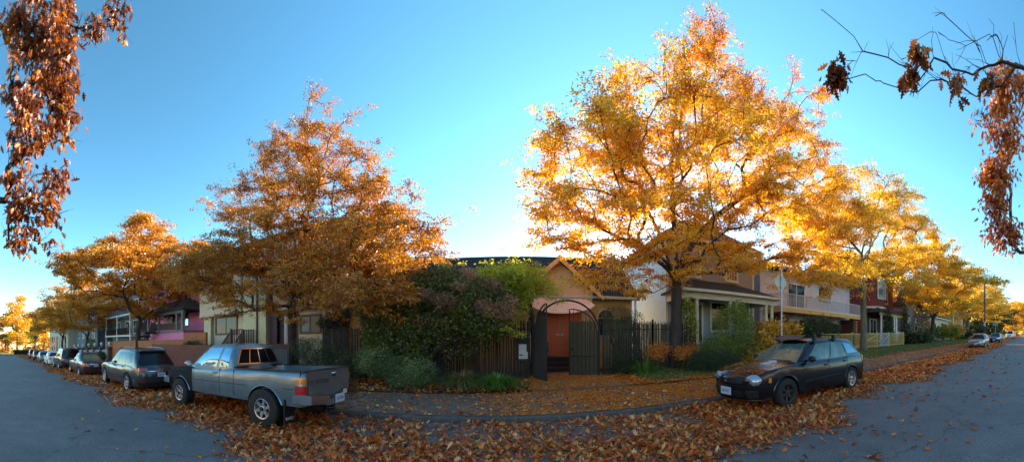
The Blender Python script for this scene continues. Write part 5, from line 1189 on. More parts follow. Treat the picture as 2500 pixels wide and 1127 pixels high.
small_house('cream_house', 'small cream house with a wide front window beside yellow trees', 49.5, 60.5, 16, 1.5, 4.0, 2.0, CRM, ROOFK, [(55.5,59,2.9,4.8,'slide',GLASS),(51,52.4,2.9,4.6,'sash',GLASS)])
small_house('ochre_house', 'ochre yellow two storey house, farthest of the right row', 62.5, 70, 15.5, 1.8, 7.2, 2.6, OCH, ROOFK, [(64,65.4,3.4,5.2,'sash',GLASS),(67,68.4,3.4,5.2,'sash',GLASS),(64,65.4,6.6,8.2,'sash',GLASS),(67,68.4,6.6,8.2,'sash',GLASS)], gable=True)
small_house('brown_house', 'dark brown house behind hedges at the right end', 73, 82, 16, 2.1, 5.2, 2.6, pm('dark brown siding', (.07,.045,.03), .7), ROOFK, [(75,76.2,3.6,5.2,'sash',GLASS),(78.6,80,3.6,5.2,'sash',GLASS)], gable=True)

# --- cream townhouses at the left
CRS = pm('cream stucco panels', (.68,.55,.38), .8, var=.08, vs=1, bump=.25); CRL = pm('pale yellow siding', (.66,.60,.37), .65, var=.08); PLM = pm('plum siding', (.075,.045,.055), .7, var=.1); GPU = pm('grey purple siding', (.17,.15,.19), .7, var=.08)
TH = empty('townhouse', (-16, 15.5, -.4), 0, 'cream stucco and siding townhouses with brown framed windows', 'house')
ty = 15.6; X = lambda p: PX(p, ty); zu = PZ(600, 763, ty-.6)
q = MB(); q.box(X(506), X(846), ty+.01, ty+9, -1.2, 7.9); q.build('core_wall', PLM, TH)
for a, b in ((523, 606), (730, 795)): q = MB(); q.box(X(a), X(b), ty-.03, ty, -1, zu); q.build('lower_wall', CRS, TH)
for a, b in ((506, 607), (686, 818)): q = MB(); q.box(X(a), X(b), ty-.75, ty+.005, zu, 7.9); q.build('upper_wall', CRS, TH)
q = MB(); q.box(X(506)-.02, X(608), ty-.80, ty-.753, zu-.06, zu+.10); q.box(X(685), X(819), ty-.80, ty-.753, zu-.06, zu+.10); q.build('band', pm('pale cream band', (.55,.5,.4), .6), TH)
q = MB(); q.siding(X(506), X(522), -1, zu-.07, ty-.30, .16); q.box(X(506), X(522), ty-.28, ty, -1, zu-.07); q.siding(X(609), X(665), -1, 7.9, ty-.60, .16); q.box(X(609), X(665), ty-.57, ty, -1, 7.9); q.build('pale_siding', CRL, TH)
q = MB(); q.siding(X(820), X(846), -1, 7.9, ty-.5, .2); q.box(X(820), X(846), ty-.47, ty, -1, 7.9); q.build('grey_siding', GPU, TH)
q = MB(); q.siding(X(667), X(684), -1, 7.9, ty-.30, .2); q.siding(X(684)+.01, X(729), -1, zu, ty-.04, .2); q.build('plum_siding', PLM, TH)
q = MB(); q.box(X(643), X(646), ty-.70, ty-.63, -.8, 7.8); q.build('downpipe', pm('brown pipe', (.07,.035,.025), .5), TH)
q = MB(); q.add([(X(506)-.8, ty-1.3, 7.9), (X(846)+.6, ty-1.3, 7.9), (X(846)+.6, ty+4.5, 10.0), (X(506)-.8, ty+4.5, 10.0), (X(846)+.6, ty+9.5, 7.9), (X(506)-.8, ty+9.5, 7.9), (X(506)-.8, ty-1.3, 7.7), (X(846)+.6, ty-1.3, 7.7), (X(846)+.6, ty+9.5, 7.7), (X(506)-.8, ty+9.5, 7.7)],
      [(0,1,2,3),(3,2,4,5),(6,7,1,0),(9,8,7,6),(7,8,4,2,1),(6,0,3,5,9),(8,9,5,4)]); q.build('roof', ROOFK, TH)
DGL = pm('window with drawn blind', (.025,.027,.03), .15, col2=(.07,.073,.075), vs=3, stretch=(9,9,.2), spec=.3)
window(TH, ty-.034, X(530), X(579), PZ(555,813,ty), PZ(555,775,ty), BRW, DGL, .12, 'slide', sill=False, pr=.07)
window(TH, ty-.034, X(737), X(782), PZ(760,810,ty), PZ(760,772,ty), BRW, DGL, .12, 'slide', True, sill=False, pr=.07)
window(TH, ty-.754, X(540), X(585), 5.2, 6.8, BRW, DGL, .1, 'slide', pr=.07); window(TH, ty-.754, X(720), X(775), 5.2, 6.8, BRW, DGL, .1, 'slide', pr=.07)
q = MB(); q.box(X(700), X(716), ty-.10, ty-.05, .9, 3.1); q.build('door', pm('pale grey door', (.38,.38,.42), .5), TH)
q = MB(); q.box(X(697), X(699.5), ty-.11, ty-.05, .9, 3.2); q.box(X(716.5), X(719), ty-.11, ty-.05, .9, 3.2); q.build('door_frame', WHITE, TH)
lx, lz = X(598), PZ(598,780,ty); q = MB(); q.lathe([(.0,.10),(.07,.10),(.09,.0),(.06,-.16),(0,-.18)], (lx, ty-.12, lz), 'z', 10); q.bar((lx, ty-.03, lz+.05), (lx, ty-.12, lz+.10), .03); q.build('porch_lamp', IRON, TH, smooth=True)
# brown stairs with railings before the townhouse
STR = pm('brown stair paint', (.085,.030,.022), .6, var=.15)
def stairs(x, z_top, z_bot, y, wd, n, label, run=.26, dirx=-1, mat=STR):
    r = empty('front_stairs', (x, y, z_bot), 0, label, 'stairs')
    q = MB()
    for k in range(n):
        z = lerp(z_top, z_bot, k/n); xx = x+dirx*k*run; q.box(min(xx, xx+dirx*run), max(xx, xx+dirx*run), y-wd, y, z-.18, z)
    q.box(x if dirx < 0 else x-1.0, x+1.0 if dirx < 0 else x, y-wd, y, z_top-.2, z_top+.001); q.build('steps', mat, r)
    for yy in (y-wd, y-.06):
        q = MB(); a = Vector((x, yy, z_top)); b = Vector((x+dirx*n*run, yy, z_bot)); c = Vector((x-dirx*1.0, yy, z_top))
        for k in range(n*2+1): p = a.lerp(b, k/(n*2)); q.bar(p, p+Vector((0,0,.85)), .045)
        q.bar(a+Vector((0,0,.88)), b+Vector((0,0,.88)), .08); q.bar(a+Vector((0,0,.15)), b+Vector((0,0,.15)), .05)
        for k in range(7): p = a.lerp(c, k/6); q.bar(p, p+Vector((0,0,.92)), .05)
        q.bar(a+Vector((0,0,.94)), c+Vector((0,0,.94)), .10, .05); q.bar(a, a+Vector((0,0,1.0)), .10); q.build('railing', mat, r)
    return r
sx_ = PX(590, 14.4); stairs(sx_, PZ(590,840,14.4), -.3, 14.6, 1.1, 7, 'brown wooden front stairs with railings at the cream townhouse')
q = MB(); ox, oz = PX(703, 14.0), PZ(703,842,14.0)
q.prism([(ox-.42, oz-.05), (ox+.62, oz-.05), (ox+.62, oz+.95), (ox+.48, oz+.95), (ox+.44, oz+.42)], 'y', 13.98, 14.03); tag(q.build('stair_panel', pm('bright orange boards', (.60,.12,.03), .5, var=.1), None), 'bright orange sloping stair panel beside the tree trunk', 'stair panel')
# --- pink house
PNK = pm('pink siding paint', (.78,.24,.45), .65, var=.06); GBL = pm('grey blue trim', (.16,.19,.22), .6, var=.1); DRF = roofmat('grey green shingles', (.05,.055,.05))
PH = empty('pink_house', (-29, 16, -.7), 0, 'bright pink house with a grey trimmed front porch', 'house'); hy = 17.5
pxa, pxb = PX(352, 15.2), PX(503, hy)
q = MB(); q.box(-36.5, pxb, hy, hy+8, -1.5, 8.4); q.siding(-36.5, pxb, -.6, 8.3, hy-.003, .14); q.build('wall', PNK, PH)
q = MB(); q.box(-36.6, pxb+.06, hy-.08, hy-.03, 8.0, 8.35); q.box(pxb-.12, pxb+.04, hy-.06, hy+.1, -.6, 8.0); q.build('trim', GBL, PH)
q = MB(); hip(q, -37.2, pxb+.6, hy-.6, hy+8.6, 8.4, 2.6, 3.5); q.build('roof', DRF, PH)
fx0, fx1 = PX(357, 15.0), PX(448, 15.2); pf = PZ(433,806,15.1); pt_ = PZ(433,757,15.1)
q = MB(); q.box(fx0, fx1, 15.25, hy-.03, -1.2, pf-.15); q.siding(fx0, fx1, -.8, pf-.15, 15.245, .14); q.build('porch_base', PNK, PH)
q = MB(); q.box(fx0-.1, fx1+.1, 15.1, hy-.03, pf-.15, pf); q.box(fx0-.1, fx1+.1, 15.1, 15.35, pt_-.28, pt_); q.build('porch_floor', GBL, PH)
q = MB(); hip(q, fx0-.5, fx1+.5, 14.8, hy+1.5, pt_+.12, 1.2, 2.2); q.build('porch_roof', DRF, PH)
for cx in (fx0+.15, lerp(fx0, fx1, .35), PX(432, 15.2), fx1-.15): q = MB(); q.box(cx-.12, cx+.12, 15.12, 15.34, pf+.001, pt_-.282); q.box(cx-.17, cx+.17, 15.09, 15.37, pt_-.42, pt_-.283); q.build('porch_column', GBL, PH)
q = MB(); balusters(q, (fx0+.2, 15.22, pf), (fx1-.2, 15.22, pf), .75, .13, .05); q.build('porch_railing', pm('dusty brown railing', (.20,.10,.09), .6), PH)
window(PH, hy-.006, PX(455, hy), PX(466, hy), 5.0, 7.0, GBL, GLASS, .12); window(PH, hy-.006, -28.9, -27.6, pf+.6, pf+2.0, GBL, SKYGLASS, .12); window(PH, hy-.006, -31.5, -30.1, pf+.5, pf+2.0, GBL, GLASS, .12); window(PH, hy-.006, -34.2, -32.9, 5.2, 7.0, GBL, GLASS, .12)
window(PH, 15.24, PX(398, 15.2), PX(407, 15.2), -.05, .45, GBL, GLASS, .08, None)
stairs(PX(368, 14.6)-.4, PZ(368,805,14.6)-.2, -.9, 14.9, 1.2, 9, 'dark front stairs at the pink house', mat=pm('dark stair wood', (.06,.035,.03), .7))
# --- grey house with balconies, blue building, beige building
GRH = pm('grey stucco', (.15,.16,.165), .8, var=.1); GH = empty('grey_house', (-43, 16.5, -1), 0, 'grey house with two stacked white balconies left of the pink house', 'house')
q = MB(); q.box(-50.5, -38.2, 17.5, 26, -1.6, 8.8); q.build('wall', GRH, GH); q = MB(); hip(q, -51, -37.7, 17, 26.5, 8.8, 2.4, 3.6); q.build('roof', ROOFK, GH)
for zz1 in (2.4, 5.2):
    q = MB(); q.box(-49.5, -39.0, 15.9, 17.48, zz1-.2, zz1); q.build('balcony_floor', WHITE, GH)
    q = MB(); balusters(q, (-49.5, 15.95, zz1), (-39.0, 15.95, zz1), .95, .2, .05); q.build('balcony_railing', IRON if zz1 < 3 else GBL, GH)
    for a in (-48.5, -44.6, -41.6): window(GH, 17.49, a, a+1.5, zz1+.3, zz1+2.0, WHITE, GLASS, .1, 'slide')
for a in (-49.3, -44.2, -39.2): q = MB(); q.box(a-.1, a+.1, 15.92, 16.1, -1.2, 2.2); q.box(a-.1, a+.1, 15.92, 16.1, 2.4, 5.0); q.build('post', WHITE, GH)
BLU = pm('slate blue stucco', (.10,.15,.19), .8, var=.1); BGE = pm('beige stucco', (.50,.44,.33), .8, var=.06)
BB = empty('blue_building', (-60, 15.5, -1.4), 0, 'slate blue building behind white picket panels', 'building')
q = MB(); q.box(-68, -52.5, 15.5, 26, -2.4, 9.5); q.build('wall', BLU, BB); q = MB(); q.box(-68.2, -52.3, 15.3, 26.2, 9.5, 9.9); q.build('cornice', GBL, BB)
for k in range(4):
    for zz1 in (2.2, 5.6): window(BB, 15.49, -66.5+k*3.7, -65.2+k*3.7, zz1, zz1+1.6, WHITE, GLASS, .1)
BE = empty('beige_building', (-84, 14.5, -2), 0, 'beige corner building with tall dark windows at the far left', 'building')
q = MB(); q.box(-98, -69.5, 13.9, 28, -3, 9.5); q.build('wall', BGE, BE); q = MB(); q.box(-98.2, -69.3, 13.7, 28.2, 9.5, 9.9); q.build('cornice', WHITE, BE)
for k in range(7):
    for zz1 in (-.9, 4.6): window(BE, 13.89, -96.5+k*3.9, -94.9+k*3.9, zz1, zz1+3.6, BRW if k % 2 else WHITE, GLASS, .1, 'sash', sill=False)
for k in range(2):
    q = MB()
# ------------------------------------------------------------------ fences, gate, notice board
DKW = pm('weathered dark brushwood', (.028,.019,.014), .95, col2=(.066,.054,.046), vs=3, stretch=(30,30,1.2), bump=.5, bs=30)
OLW = pm('olive weathered slats', (.05,.042,.024), .95, col2=(.12,.10,.06), vs=3, stretch=(25,25,1.2), bump=.5, bs=30)
def stick_fence(name, label, pts, z0, z1, mat, sw=.045, jit=.10, rail=(0.9,), panel=2.4, cat='fence', group=None, spikes=True):
    """brushwood panels between iron posts along a polyline of (x, y)"""
    r = empty(name, (pts[0][0], pts[0][1], gz(pts[0][0])+z0), 0, label, cat, group)
    for (xa, ya), (xb, yb) in zip(pts, pts[1:]):
        L_ = sqrt((xb-xa)**2+(yb-ya)**2); n = max(1, round(L_/panel))
        for k in range(n+1):
            x, y = lerp(xa, xb, k/n), lerp(ya, yb, k/n)
            q = MB(); q.box(x-.03, x+.03, y-.06, y, gz(x)+z0, gz(x)+z1+.05); q.lathe([(.045, gz(x)+z1+.05), (.05, gz(x)+z1+.09), (0, gz(x)+z1+.15)], (x, y-.03, 0), 'z', 8); q.build('post', IRON, r)
            if k == n: break
            x2_, y2_ = lerp(xa, xb, (k+1)/n), lerp(ya, yb, (k+1)/n); q = MB(); l_ = L_/n; m_ = int(l_/sw)
            for j in range(m_):
                t = (j+.5)/m_+random.uniform(-.2, .2)/m_; px, py = lerp(x, x2_, t), lerp(y, y2_, t)
                zt1 = gz(px)+z1+random.uniform(-jit, jit*.4); lx = random.uniform(-.035, .035)
                q.bar((px, py+random.uniform(0, .025), gz(px)+z0+.02), (px+lx, py+random.uniform(0, .025), zt1), random.uniform(.6, 1.1)*sw, .014)
            q.build('panel', mat, r)
            q = MB()
            for zz1 in (z0+.25, z0+(z1-z0)*.86): q.bar((x, y-.045, gz(x)+zz1), (x2_, y2_-.045, gz(x2_)+zz1), .03)
            if spikes:
                for j in range(0, m_, 3): t = (j+.5)/m_; px, py = lerp(x, x2_, t), lerp(y, y2_, t); q.bar((px, py-.045, gz(px)+z0+.2), (px, py-.045, gz(px)+z1+.06), .012)
            q.build('rail', IRON, r)
    return r
stick_fence('brushwood_fence', 'dark brushwood fence with iron rails behind the smoke bush, left of the gate', [(-8.4, 12.45), (.42, 12.35)], .12, 2.35, DKW)
stick_fence('brushwood_fence', 'dark brushwood fence right of the arched gate, running behind the tallest tree trunk', [(3.28, 12.35), (5.6, 12.9), (8.05, 13.45)], .12, 2.25, OLW)
# arched iron gate
GM = empty('arched_gate', (1.86, 12.3, .17), 0, 'iron arched garden gate with two open brushwood leaves', 'gate'); gx0, gx1, gy_, zc_ = .62, 3.10, 12.3, 1.90; R_ = (gx1-gx0)/2; cxg = (gx0+gx1)/2
q = MB(); arc = [(gx0, gy_, .12)]+[(cxg-R_*cos(pi*k/28), gy_, zc_+R_*sin(pi*k/28)) for k in range(29)]+[(gx1, gy_, .12)]; q.tube(arc, .036, 8); q.build('arch', IRON, GM, smooth=True)
def leaf_gate(hx, hy, ex, ey, mat, nm):
    """hinged leaf whose top follows a quarter arch, highest at the free edge"""
    L_ = sqrt((ex-hx)**2+(ey-hy)**2); z0 = .22; pt = lambda t, z, o=0: (lerp(hx, ex, t)+o*(ey-hy)/L_, lerp(hy, ey, t)-o*(ex-hx)/L_, z)
    top = lambda t: 1.80+1.08*sqrt(max(0, 1-(1-t)**2))
    q = MB(); q.tube([pt(0, z0), pt(0, top(0))]+[pt(k/12, top(k/12)) for k in range(1, 13)]+[pt(1, z0)], .026, 6); q.bar(pt(0, z0+.05), pt(1, z0+.05), .03); q.bar(pt(0, 1.0), pt(1, 1.0), .02)
    for k in range(1, 7): q.bar(pt(k/7, z0), pt(k/7, top(k/7)), .014)
    fr = q.build('gate_leaf_frame', IRON, GM, smooth=True); q = MB(); n = int(L_/.055)
    for j in range(n):
        t = (j+.5)/n; q.bar(pt(t, z0+.03, .03), pt(t+random.uniform(-.01, .01), min(2.42, top(t)-.05)+random.uniform(-.05, .03), .03), .05, .012)
    q.build('slats', mat, fr)
    q = MB(); c = Vector(pt(.93, 1.28, -.04)); q.box(c.x-.07, c.x+.07, c.y-.02, c.y+.02, c.z-.05, c.z+.05); q.build('latch', IRON, fr)
leaf_gate(gx0+.03, gy_-.03, .96, 11.12, DKW, 'l'); leaf_gate(gx1-.03, gy_+.03, 2.06, 13.02, OLW, 'r')
# notice board with two papers
NB = empty('notice_board', (.28, 12.25, .15), 0, 'dark notice board with two pinned papers left of the gate', 'notice board')
nx0, nx1 = PX(1261, 12.2), PX(1290, 12.2); nz0, nz1 = PZ(1275, 878, 12.2), PZ(1275, 828, 12.2)
q = MB(); q.box(nx0, nx1, 12.19, 12.22, nz0, nz1, 0); q.build('board', pm('black board', (.012,.011,.011), .7), NB)
q = MB(); q.box(nx0-.03, nx1+.03, 12.165, 12.188, nz1, nz1+.05); q.box(nx0-.03, nx0, 12.165, 12.188, nz0, nz1); q.box(nx1, nx1+.03, 12.165, 12.188, nz0, nz1); q.box(nx0-.03, nx1+.03, 12.165, 12.188, nz0-.05, nz0); q.build('frame', IRON, NB)
for xx in (nx0+.04, nx1-.04): q = MB(); q.box(xx-.025, xx+.025, 12.19, 12.22, .14, nz0-.052); q.build('post', IRON, NB)
PAP = pm('white paper', (.60,.60,.62), .8); PAPT = pm('print black', (.03,.03,.04), .8)
ax, az = PX(1276, 12.2), PZ(1276, 850, 12.2); q = MB(); q.box(ax-.145, ax+.145, 12.180, 12.186, az-.14, az+.155); p1 = q.build('upper_notice', pm('cream paper', (.52,.53,.52), .8), NB)
text_mesh('639', .10, PAPT, 'notice_number', p1, (ax, 12.178, az-.05), (radians(90), 0, 0), .001, 1.2, .004)
text_mesh('THE HALL', .035, PAPT, 'notice_text', p1, (ax, 12.178, az+.06), (radians(90), 0, 0), .001) if False else None
ax2, az2 = PX(1277.5, 12.2), PZ(1277, 867, 12.2); q = MB(); q.box(ax2-.165, ax2+.165, 12.172, 12.178, az2-.125, az2+.125); p2 = q.build('lower_notice', PAP, NB)
q = MB(); q.box(ax2-.145, ax2-.01, 12.169, 12.171, az2-.02, az2+.045)
q.build('notice_picture', pm('grey print', (.10,.11,.15), .8), p2)
q = MB()
for k in range(4): q.box(ax2+.01+(0 if k else -.14), ax2+.14, 12.169, 12.171, az2+.085-.032*k, az2+.093-.032*k)
for k in range(3): q.box(ax2-.13+.02*k, ax2+.13-.02*k, 12.169, 12.171, az2-.055-.02*k, az2-.048-.02*k)
q.build('notice_lines', pm('grey ink', (.2,.2,.24), .8), p2)
# picket fences
def picket(name, label, pts, z0f, z1f, mat, step=.13, w=.09, post_mat=None, gap=2.2, rails=2, th=.02, cap=False):
    r = empty(name, (pts[0][0], pts[0][1], z0f(pts[0][0])), 0, label, 'fence')
    for (xa, ya), (xb, yb) in zip(pts, pts[1:]):
        L_ = sqrt((xb-xa)**2+(yb-ya)**2); n = max(1, round(L_/gap))
        for k in range(n+1):
            x, y = lerp(xa, xb, k/n), lerp(ya, yb, k/n); q = MB(); q.box(x-.05, x+.05, y+.02, y+.12, z0f(x), z1f(x)+.03); q.build('post', post_mat or mat, r)
            if k == n: break
            q = MB(); x2_, y2_ = lerp(xa, xb, (k+1)/n), lerp(ya, yb, (k+1)/n); m_ = max(2, int(L_/n/step))
            for j in range(m_):
                t = (j+.5)/m_; px, py = lerp(x, x2_, t), lerp(y, y2_, t); dx = (xb-xa)/L_*w/2; dy = (yb-ya)/L_*w/2
                q.box(px-w/2, px+w/2, py-th, py, z0f(px)+.05, z1f(px)+random.uniform(-.01, .01))
            for zz1 in ([.2, .85] if rails == 2 else [.15, .5, .9]): q.bar((x, y+.02, lerp(z0f(x), z1f(x), zz1)), (x2_, y2_+.02, lerp(z0f(x2_), z1f(x2_), zz1)), .04, .07)
            if cap: q.bar((x, y-.0, z1f(x)+.02), (x2_, y2_, z1f(x2_)+.02), .10, .04)
            q.build('pickets', mat, r)
    return r
RBW = pm('red brown fence stain', (.20,.055,.03), .7, var=.2, vs=2); OBW = pm('orange brown fence stain', (.40,.12,.035), .7, var=.2, vs=2); GRW = pm('weathered grey boards', (.075,.08,.085), .9, var=.2, vs=4)
picket('picket_fence', 'red brown picket fence behind the dark grey SUV', [(PX(372,11.2),11.2), (PX(512,11.2),11.2)], lambda x: gz(x)+.1, lambda x: 1.36+.0*x, RBW, .115, .095)
picket('picket_fence', 'weathered grey board fence right of the pickup cab', [(PX(600,11.4),11.4), (PX(702,11.4),11.4)], lambda x: gz(x)+.1, lambda x: 1.24, GRW, .16, .13)
picket('board_fence', 'orange brown board fence in front of the pink house', [(PX(262,12.9),12.9), (PX(447,12.9),12.9)], lambda x: gz(x)+.1, lambda x: PZ(447,829,12.9)+(x-PX(447,12.9))*.012, OBW, .15, .145, cap=True)
picket('board_fence', 'taller orange brown fence panel right of the pink porch', [(PX(448,12.9),12.89), (PX(503,12.9),12.89)], lambda x: gz(x)+.1, lambda x: PZ(470,813,12.9), OBW, .15, .145, cap=True)
picket('board_fence', 'low red brown boards below the townhouse stairs', [(PX(560,13.2),13.2), (PX(720,13.2),13.2)], lambda x: gz(x)+.1, lambda x: PZ(640,846,13.2)+.15, pm('dark red boards', (.07,.022,.018), .7, var=.2), .15, .145)
WPK = pm('white picket paint', (.42,.46,.52), .6); BPO = pm('brown brick post', (.13,.075,.05), .9, var=.3, vs=12)
wf = empty('white_fence', (-49, 12.6, -1.2), 0, 'white picket panels between brick posts with globe lamps', 'fence'); xs_ = [-57.5+3.3*k for k in range(7)]
for i, x in enumerate(xs_):
    zb = gz(x)+.1; q = MB(); q.box(x-.28, x+.28, 12.4, 12.96, zb, zb+1.75); q.box(x-.34, x+.34, 12.34, 13.02, zb+1.751, zb+1.87); q.build('post', BPO, wf)
    q = MB(); q.lathe([(.05, zb+1.87), (.05, zb+2.0), (.16, zb+2.08), (.22, zb+2.25), (.16, zb+2.42), (0, zb+2.47)], (x, 12.68, 0), 'z', 12); q.build('globe_lamp', WHITE, wf, smooth=True)
    if i < len(xs_)-1:
        q = MB()
        for k in range(14): xx = lerp(x+.36, x+2.94, k/13); q.box(xx-.05, xx+.05, 12.60, 12.63, zb+.15, zb+1.45+.12*sin(pi*k/13))
        q.box(x+.29, x+3.01, 12.635, 12.68, zb+.3, zb+.4); q.box(x+.29, x+3.01, 12.635, 12.68, zb+1.2, zb+1.3); q.build('pickets', WPK, wf)
IF = empty('iron_fence', (10, 13.3, .5), 0, 'low black iron railing in front of the taupe house porch', 'fence'); xa, xb = 8.3, PX(1925, 13.3)
n = 5
for k in range(n+1):
    x = lerp(xa, xb, k/n); q = MB(); q.box(x-.03, x+.03, 13.27, 13.33, .2, gz(x)+1.72); q.build('post', IRON, IF)
    if k < n:
        x2_ = lerp(xa, xb, (k+1)/n); q = MB(); m_ = int((x2_-x)/.11)
        for j in range(m_): px = lerp(x, x2_, (j+.5)/m_); q.bar((px, 13.3, gz(px)+.25), (px, 13.3, gz(px)+1.62), .016)
        q.bar((x, 13.3, gz(x)+1.45), (x2_, 13.3, gz(x2_)+1.45), .03); q.bar((x, 13.3, gz(x)+.35), (x2_, 13.3, gz(x2_)+.35), .03); q.build('panel', IRON, IF)
YPF = pm('ochre picket paint', (.52,.34,.09), .6, var=.12, vs=2); WGT = pm('pale weathered gate', (.42,.40,.38), .7, var=.12)
YF = empty('yellow_picket_fence', (25, 13.7, .8), 0, 'ochre yellow picket fence in front of the lavender house', 'fence')
def ypanel(x0_, x1_, mat, par, nm, brace=None, h=1.22):
    q = MB(); m_ = max(3, int((x1_-x0_)/.17)); z = lambda x: gz(x)+.32
    for j in range(m_+1): px = lerp(x0_, x1_, j/m_); q.box(px-.03, px+.03, 13.68, 13.70, z(px), z(px)+h)
    for t in (.12, h): q.bar((x0_, 13.73, z(x0_)+t), (x1_, 13.73, z(x1_)+t), .055, .09)
    if brace: q.bar((x0_ if brace > 0 else x1_, 13.66, z(x0_)+.12), (x1_ if brace > 0 else x0_, 13.66, z(x1_)+h-.05), .03, .08)
    return q.build(nm, mat, par)
ypx = [2010, 2050, 2083, 2144]
for a, b in zip(ypx, ypx[1:]): ypanel(PX(a,13.7), PX(b,13.7), YPF, YF, 'pickets', 1 if a == 2083 else None)
ypanel(PX(2172,13.7), PX(2207,13.7), YPF, YF, 'pickets')
for a in (2010, 2050, 2083, 2144.5, 2172, 2207): x = PX(a, 13.7); q = MB(); q.box(x-.07, x+.07, 13.74, 13.86, gz(x)+.2, gz(x)+1.68); q.build('post', YPF, YF)
wg_ = ypanel(PX(2146,13.7)+.06, PX(2171,13.7)-.06, WGT, None, 'picket_gate', 1); tag(wg_, 'pale weathered picket gate set in the ochre fence', 'gate')
sw_ = MB(); sw_.box(PX(2236,14), PX(2275,14), 13.9, 14.3, gz(40)+.1, gz(40)+.62); tag(sw_.build('stone_wall', pm('grey garden stone', (.12,.12,.11), .9, var=.4, vs=6), None), 'low grey stone garden wall behind the third right tree', 'wall')

# ------------------------------------------------------------------ signs and poles
sy_ = 9.45; sxp = PX(1908, sy_); SG = empty('road_sign', (sxp, sy_, gz(sxp)+.12), 0, 'back of a diamond road sign on a galvanised pole', 'road sign')
q = MB(); zt1 = PZ(1908, 656, sy_); q.tube([(sxp, sy_, gz(sxp)), (sxp, sy_, zt1)], .036, 10); q.build('pole', STEEL, SG, smooth=True)
q = MB(); zc_2 = PZ(1908, 689, sy_); h_ = .44; a = radians(-8); pts = [(h_*.80, 0), (0, h_), (-h_*.80, 0), (0, -h_)]
def sp(p, o): return (sxp+p[0]*cos(a)+o*sin(a), sy_+.045+p[0]*sin(a)+o*cos(a), zc_2+p[1])
rp = []
for i in range(4):      # rounded corners
    p0, p1, p2 = Vector(pts[i-1]), Vector(pts[i]), Vector(pts[(i+1) % 4]); rp += [tuple(p1.lerp(p0, .08)), tuple(p1+((p0-p1)+(p2-p1))*.028), tuple(p1.lerp(p2, .08))]
n = len(rp); q.add([sp(p, 0) for p in rp]+[sp(p, .004) for p in rp], [tuple(range(n-1, -1, -1)), tuple(range(n, 2*n))]+[(i, (i+1) % n, n+(i+1) % n, n+i) for i in range(n)])
q.build('sign_plate', pm('bare aluminium sign back', (.50,.47,.36), .6, metal=.1, var=.06), SG)
q = MB()
for dz in (-.2, .2): q.box(sxp-.05, sxp+.05, sy_-.045, sy_+.04, zc_2+dz-.02, zc_2+dz+.02)
for dz in (.28, 1.2, 1.9): q.lathe([(.045, -.02), (.045, .02)], (sxp, sy_, zc_2-.6-dz), 'z', 8)
q.build('brackets', STEEL, SG)
def D(px, dist): t = (px-X0)/F; return dist*sin(t), dist*cos(t)
ux = 56.0; UP = empty('utility_pole', (ux, 8.3, gz(ux)), 0, 'dark wooden utility pole with a grey box, right end of the street', 'utility pole')
q = MB(); q.tube([(ux, 8.3, gz(ux)), (ux, 8.3, gz(ux)+10)], [.17,.12], 10); q.build('pole', BARK, UP, smooth=True)
q = MB(); q.box(ux-.45, ux-.18, 8.1, 8.4, gz(ux)+2.6, gz(ux)+3.4); q.build('box', pm('grey metal box', (.35,.36,.36), .5), UP)
bx_ = 66; BS = empty('blue_sign', (bx_, 8.0, gz(bx_)), 0, 'small blue street sign on a thin pole beyond the utility pole', 'street sign')
q = MB(); q.tube([(bx_, 7.6, gz(bx_)), (bx_, 7.6, gz(bx_)+3.6)], .04, 8); q.build('pole', STEEL, BS); q = MB(); q.box(bx_-.05, bx_-.04, 7.3, 8.1, gz(bx_)+2.9, gz(bx_)+3.5); q.build('plate', pm('blue sign paint', (.08,.25,.42), .5), BS)
rx_, ry_ = -78.0, 7.6; RS = empty('round_sign', (rx_, ry_, gz(rx_)), 0, 'round sign on a dark pole at the left end of the street', 'street sign')
q = MB(); q.tube([(rx_, ry_, gz(rx_)), (rx_, ry_, gz(rx_)+4.6)], .06, 8); q.build('pole', IRON, RS); q = MB(); q.lathe([(.42, -.02), (.42, .02)], (rx_+.1, ry_, gz(rx_)+4.6), 'x', 20); q.build('plate', pm('grey sign back', (.12,.13,.13), .5), RS)

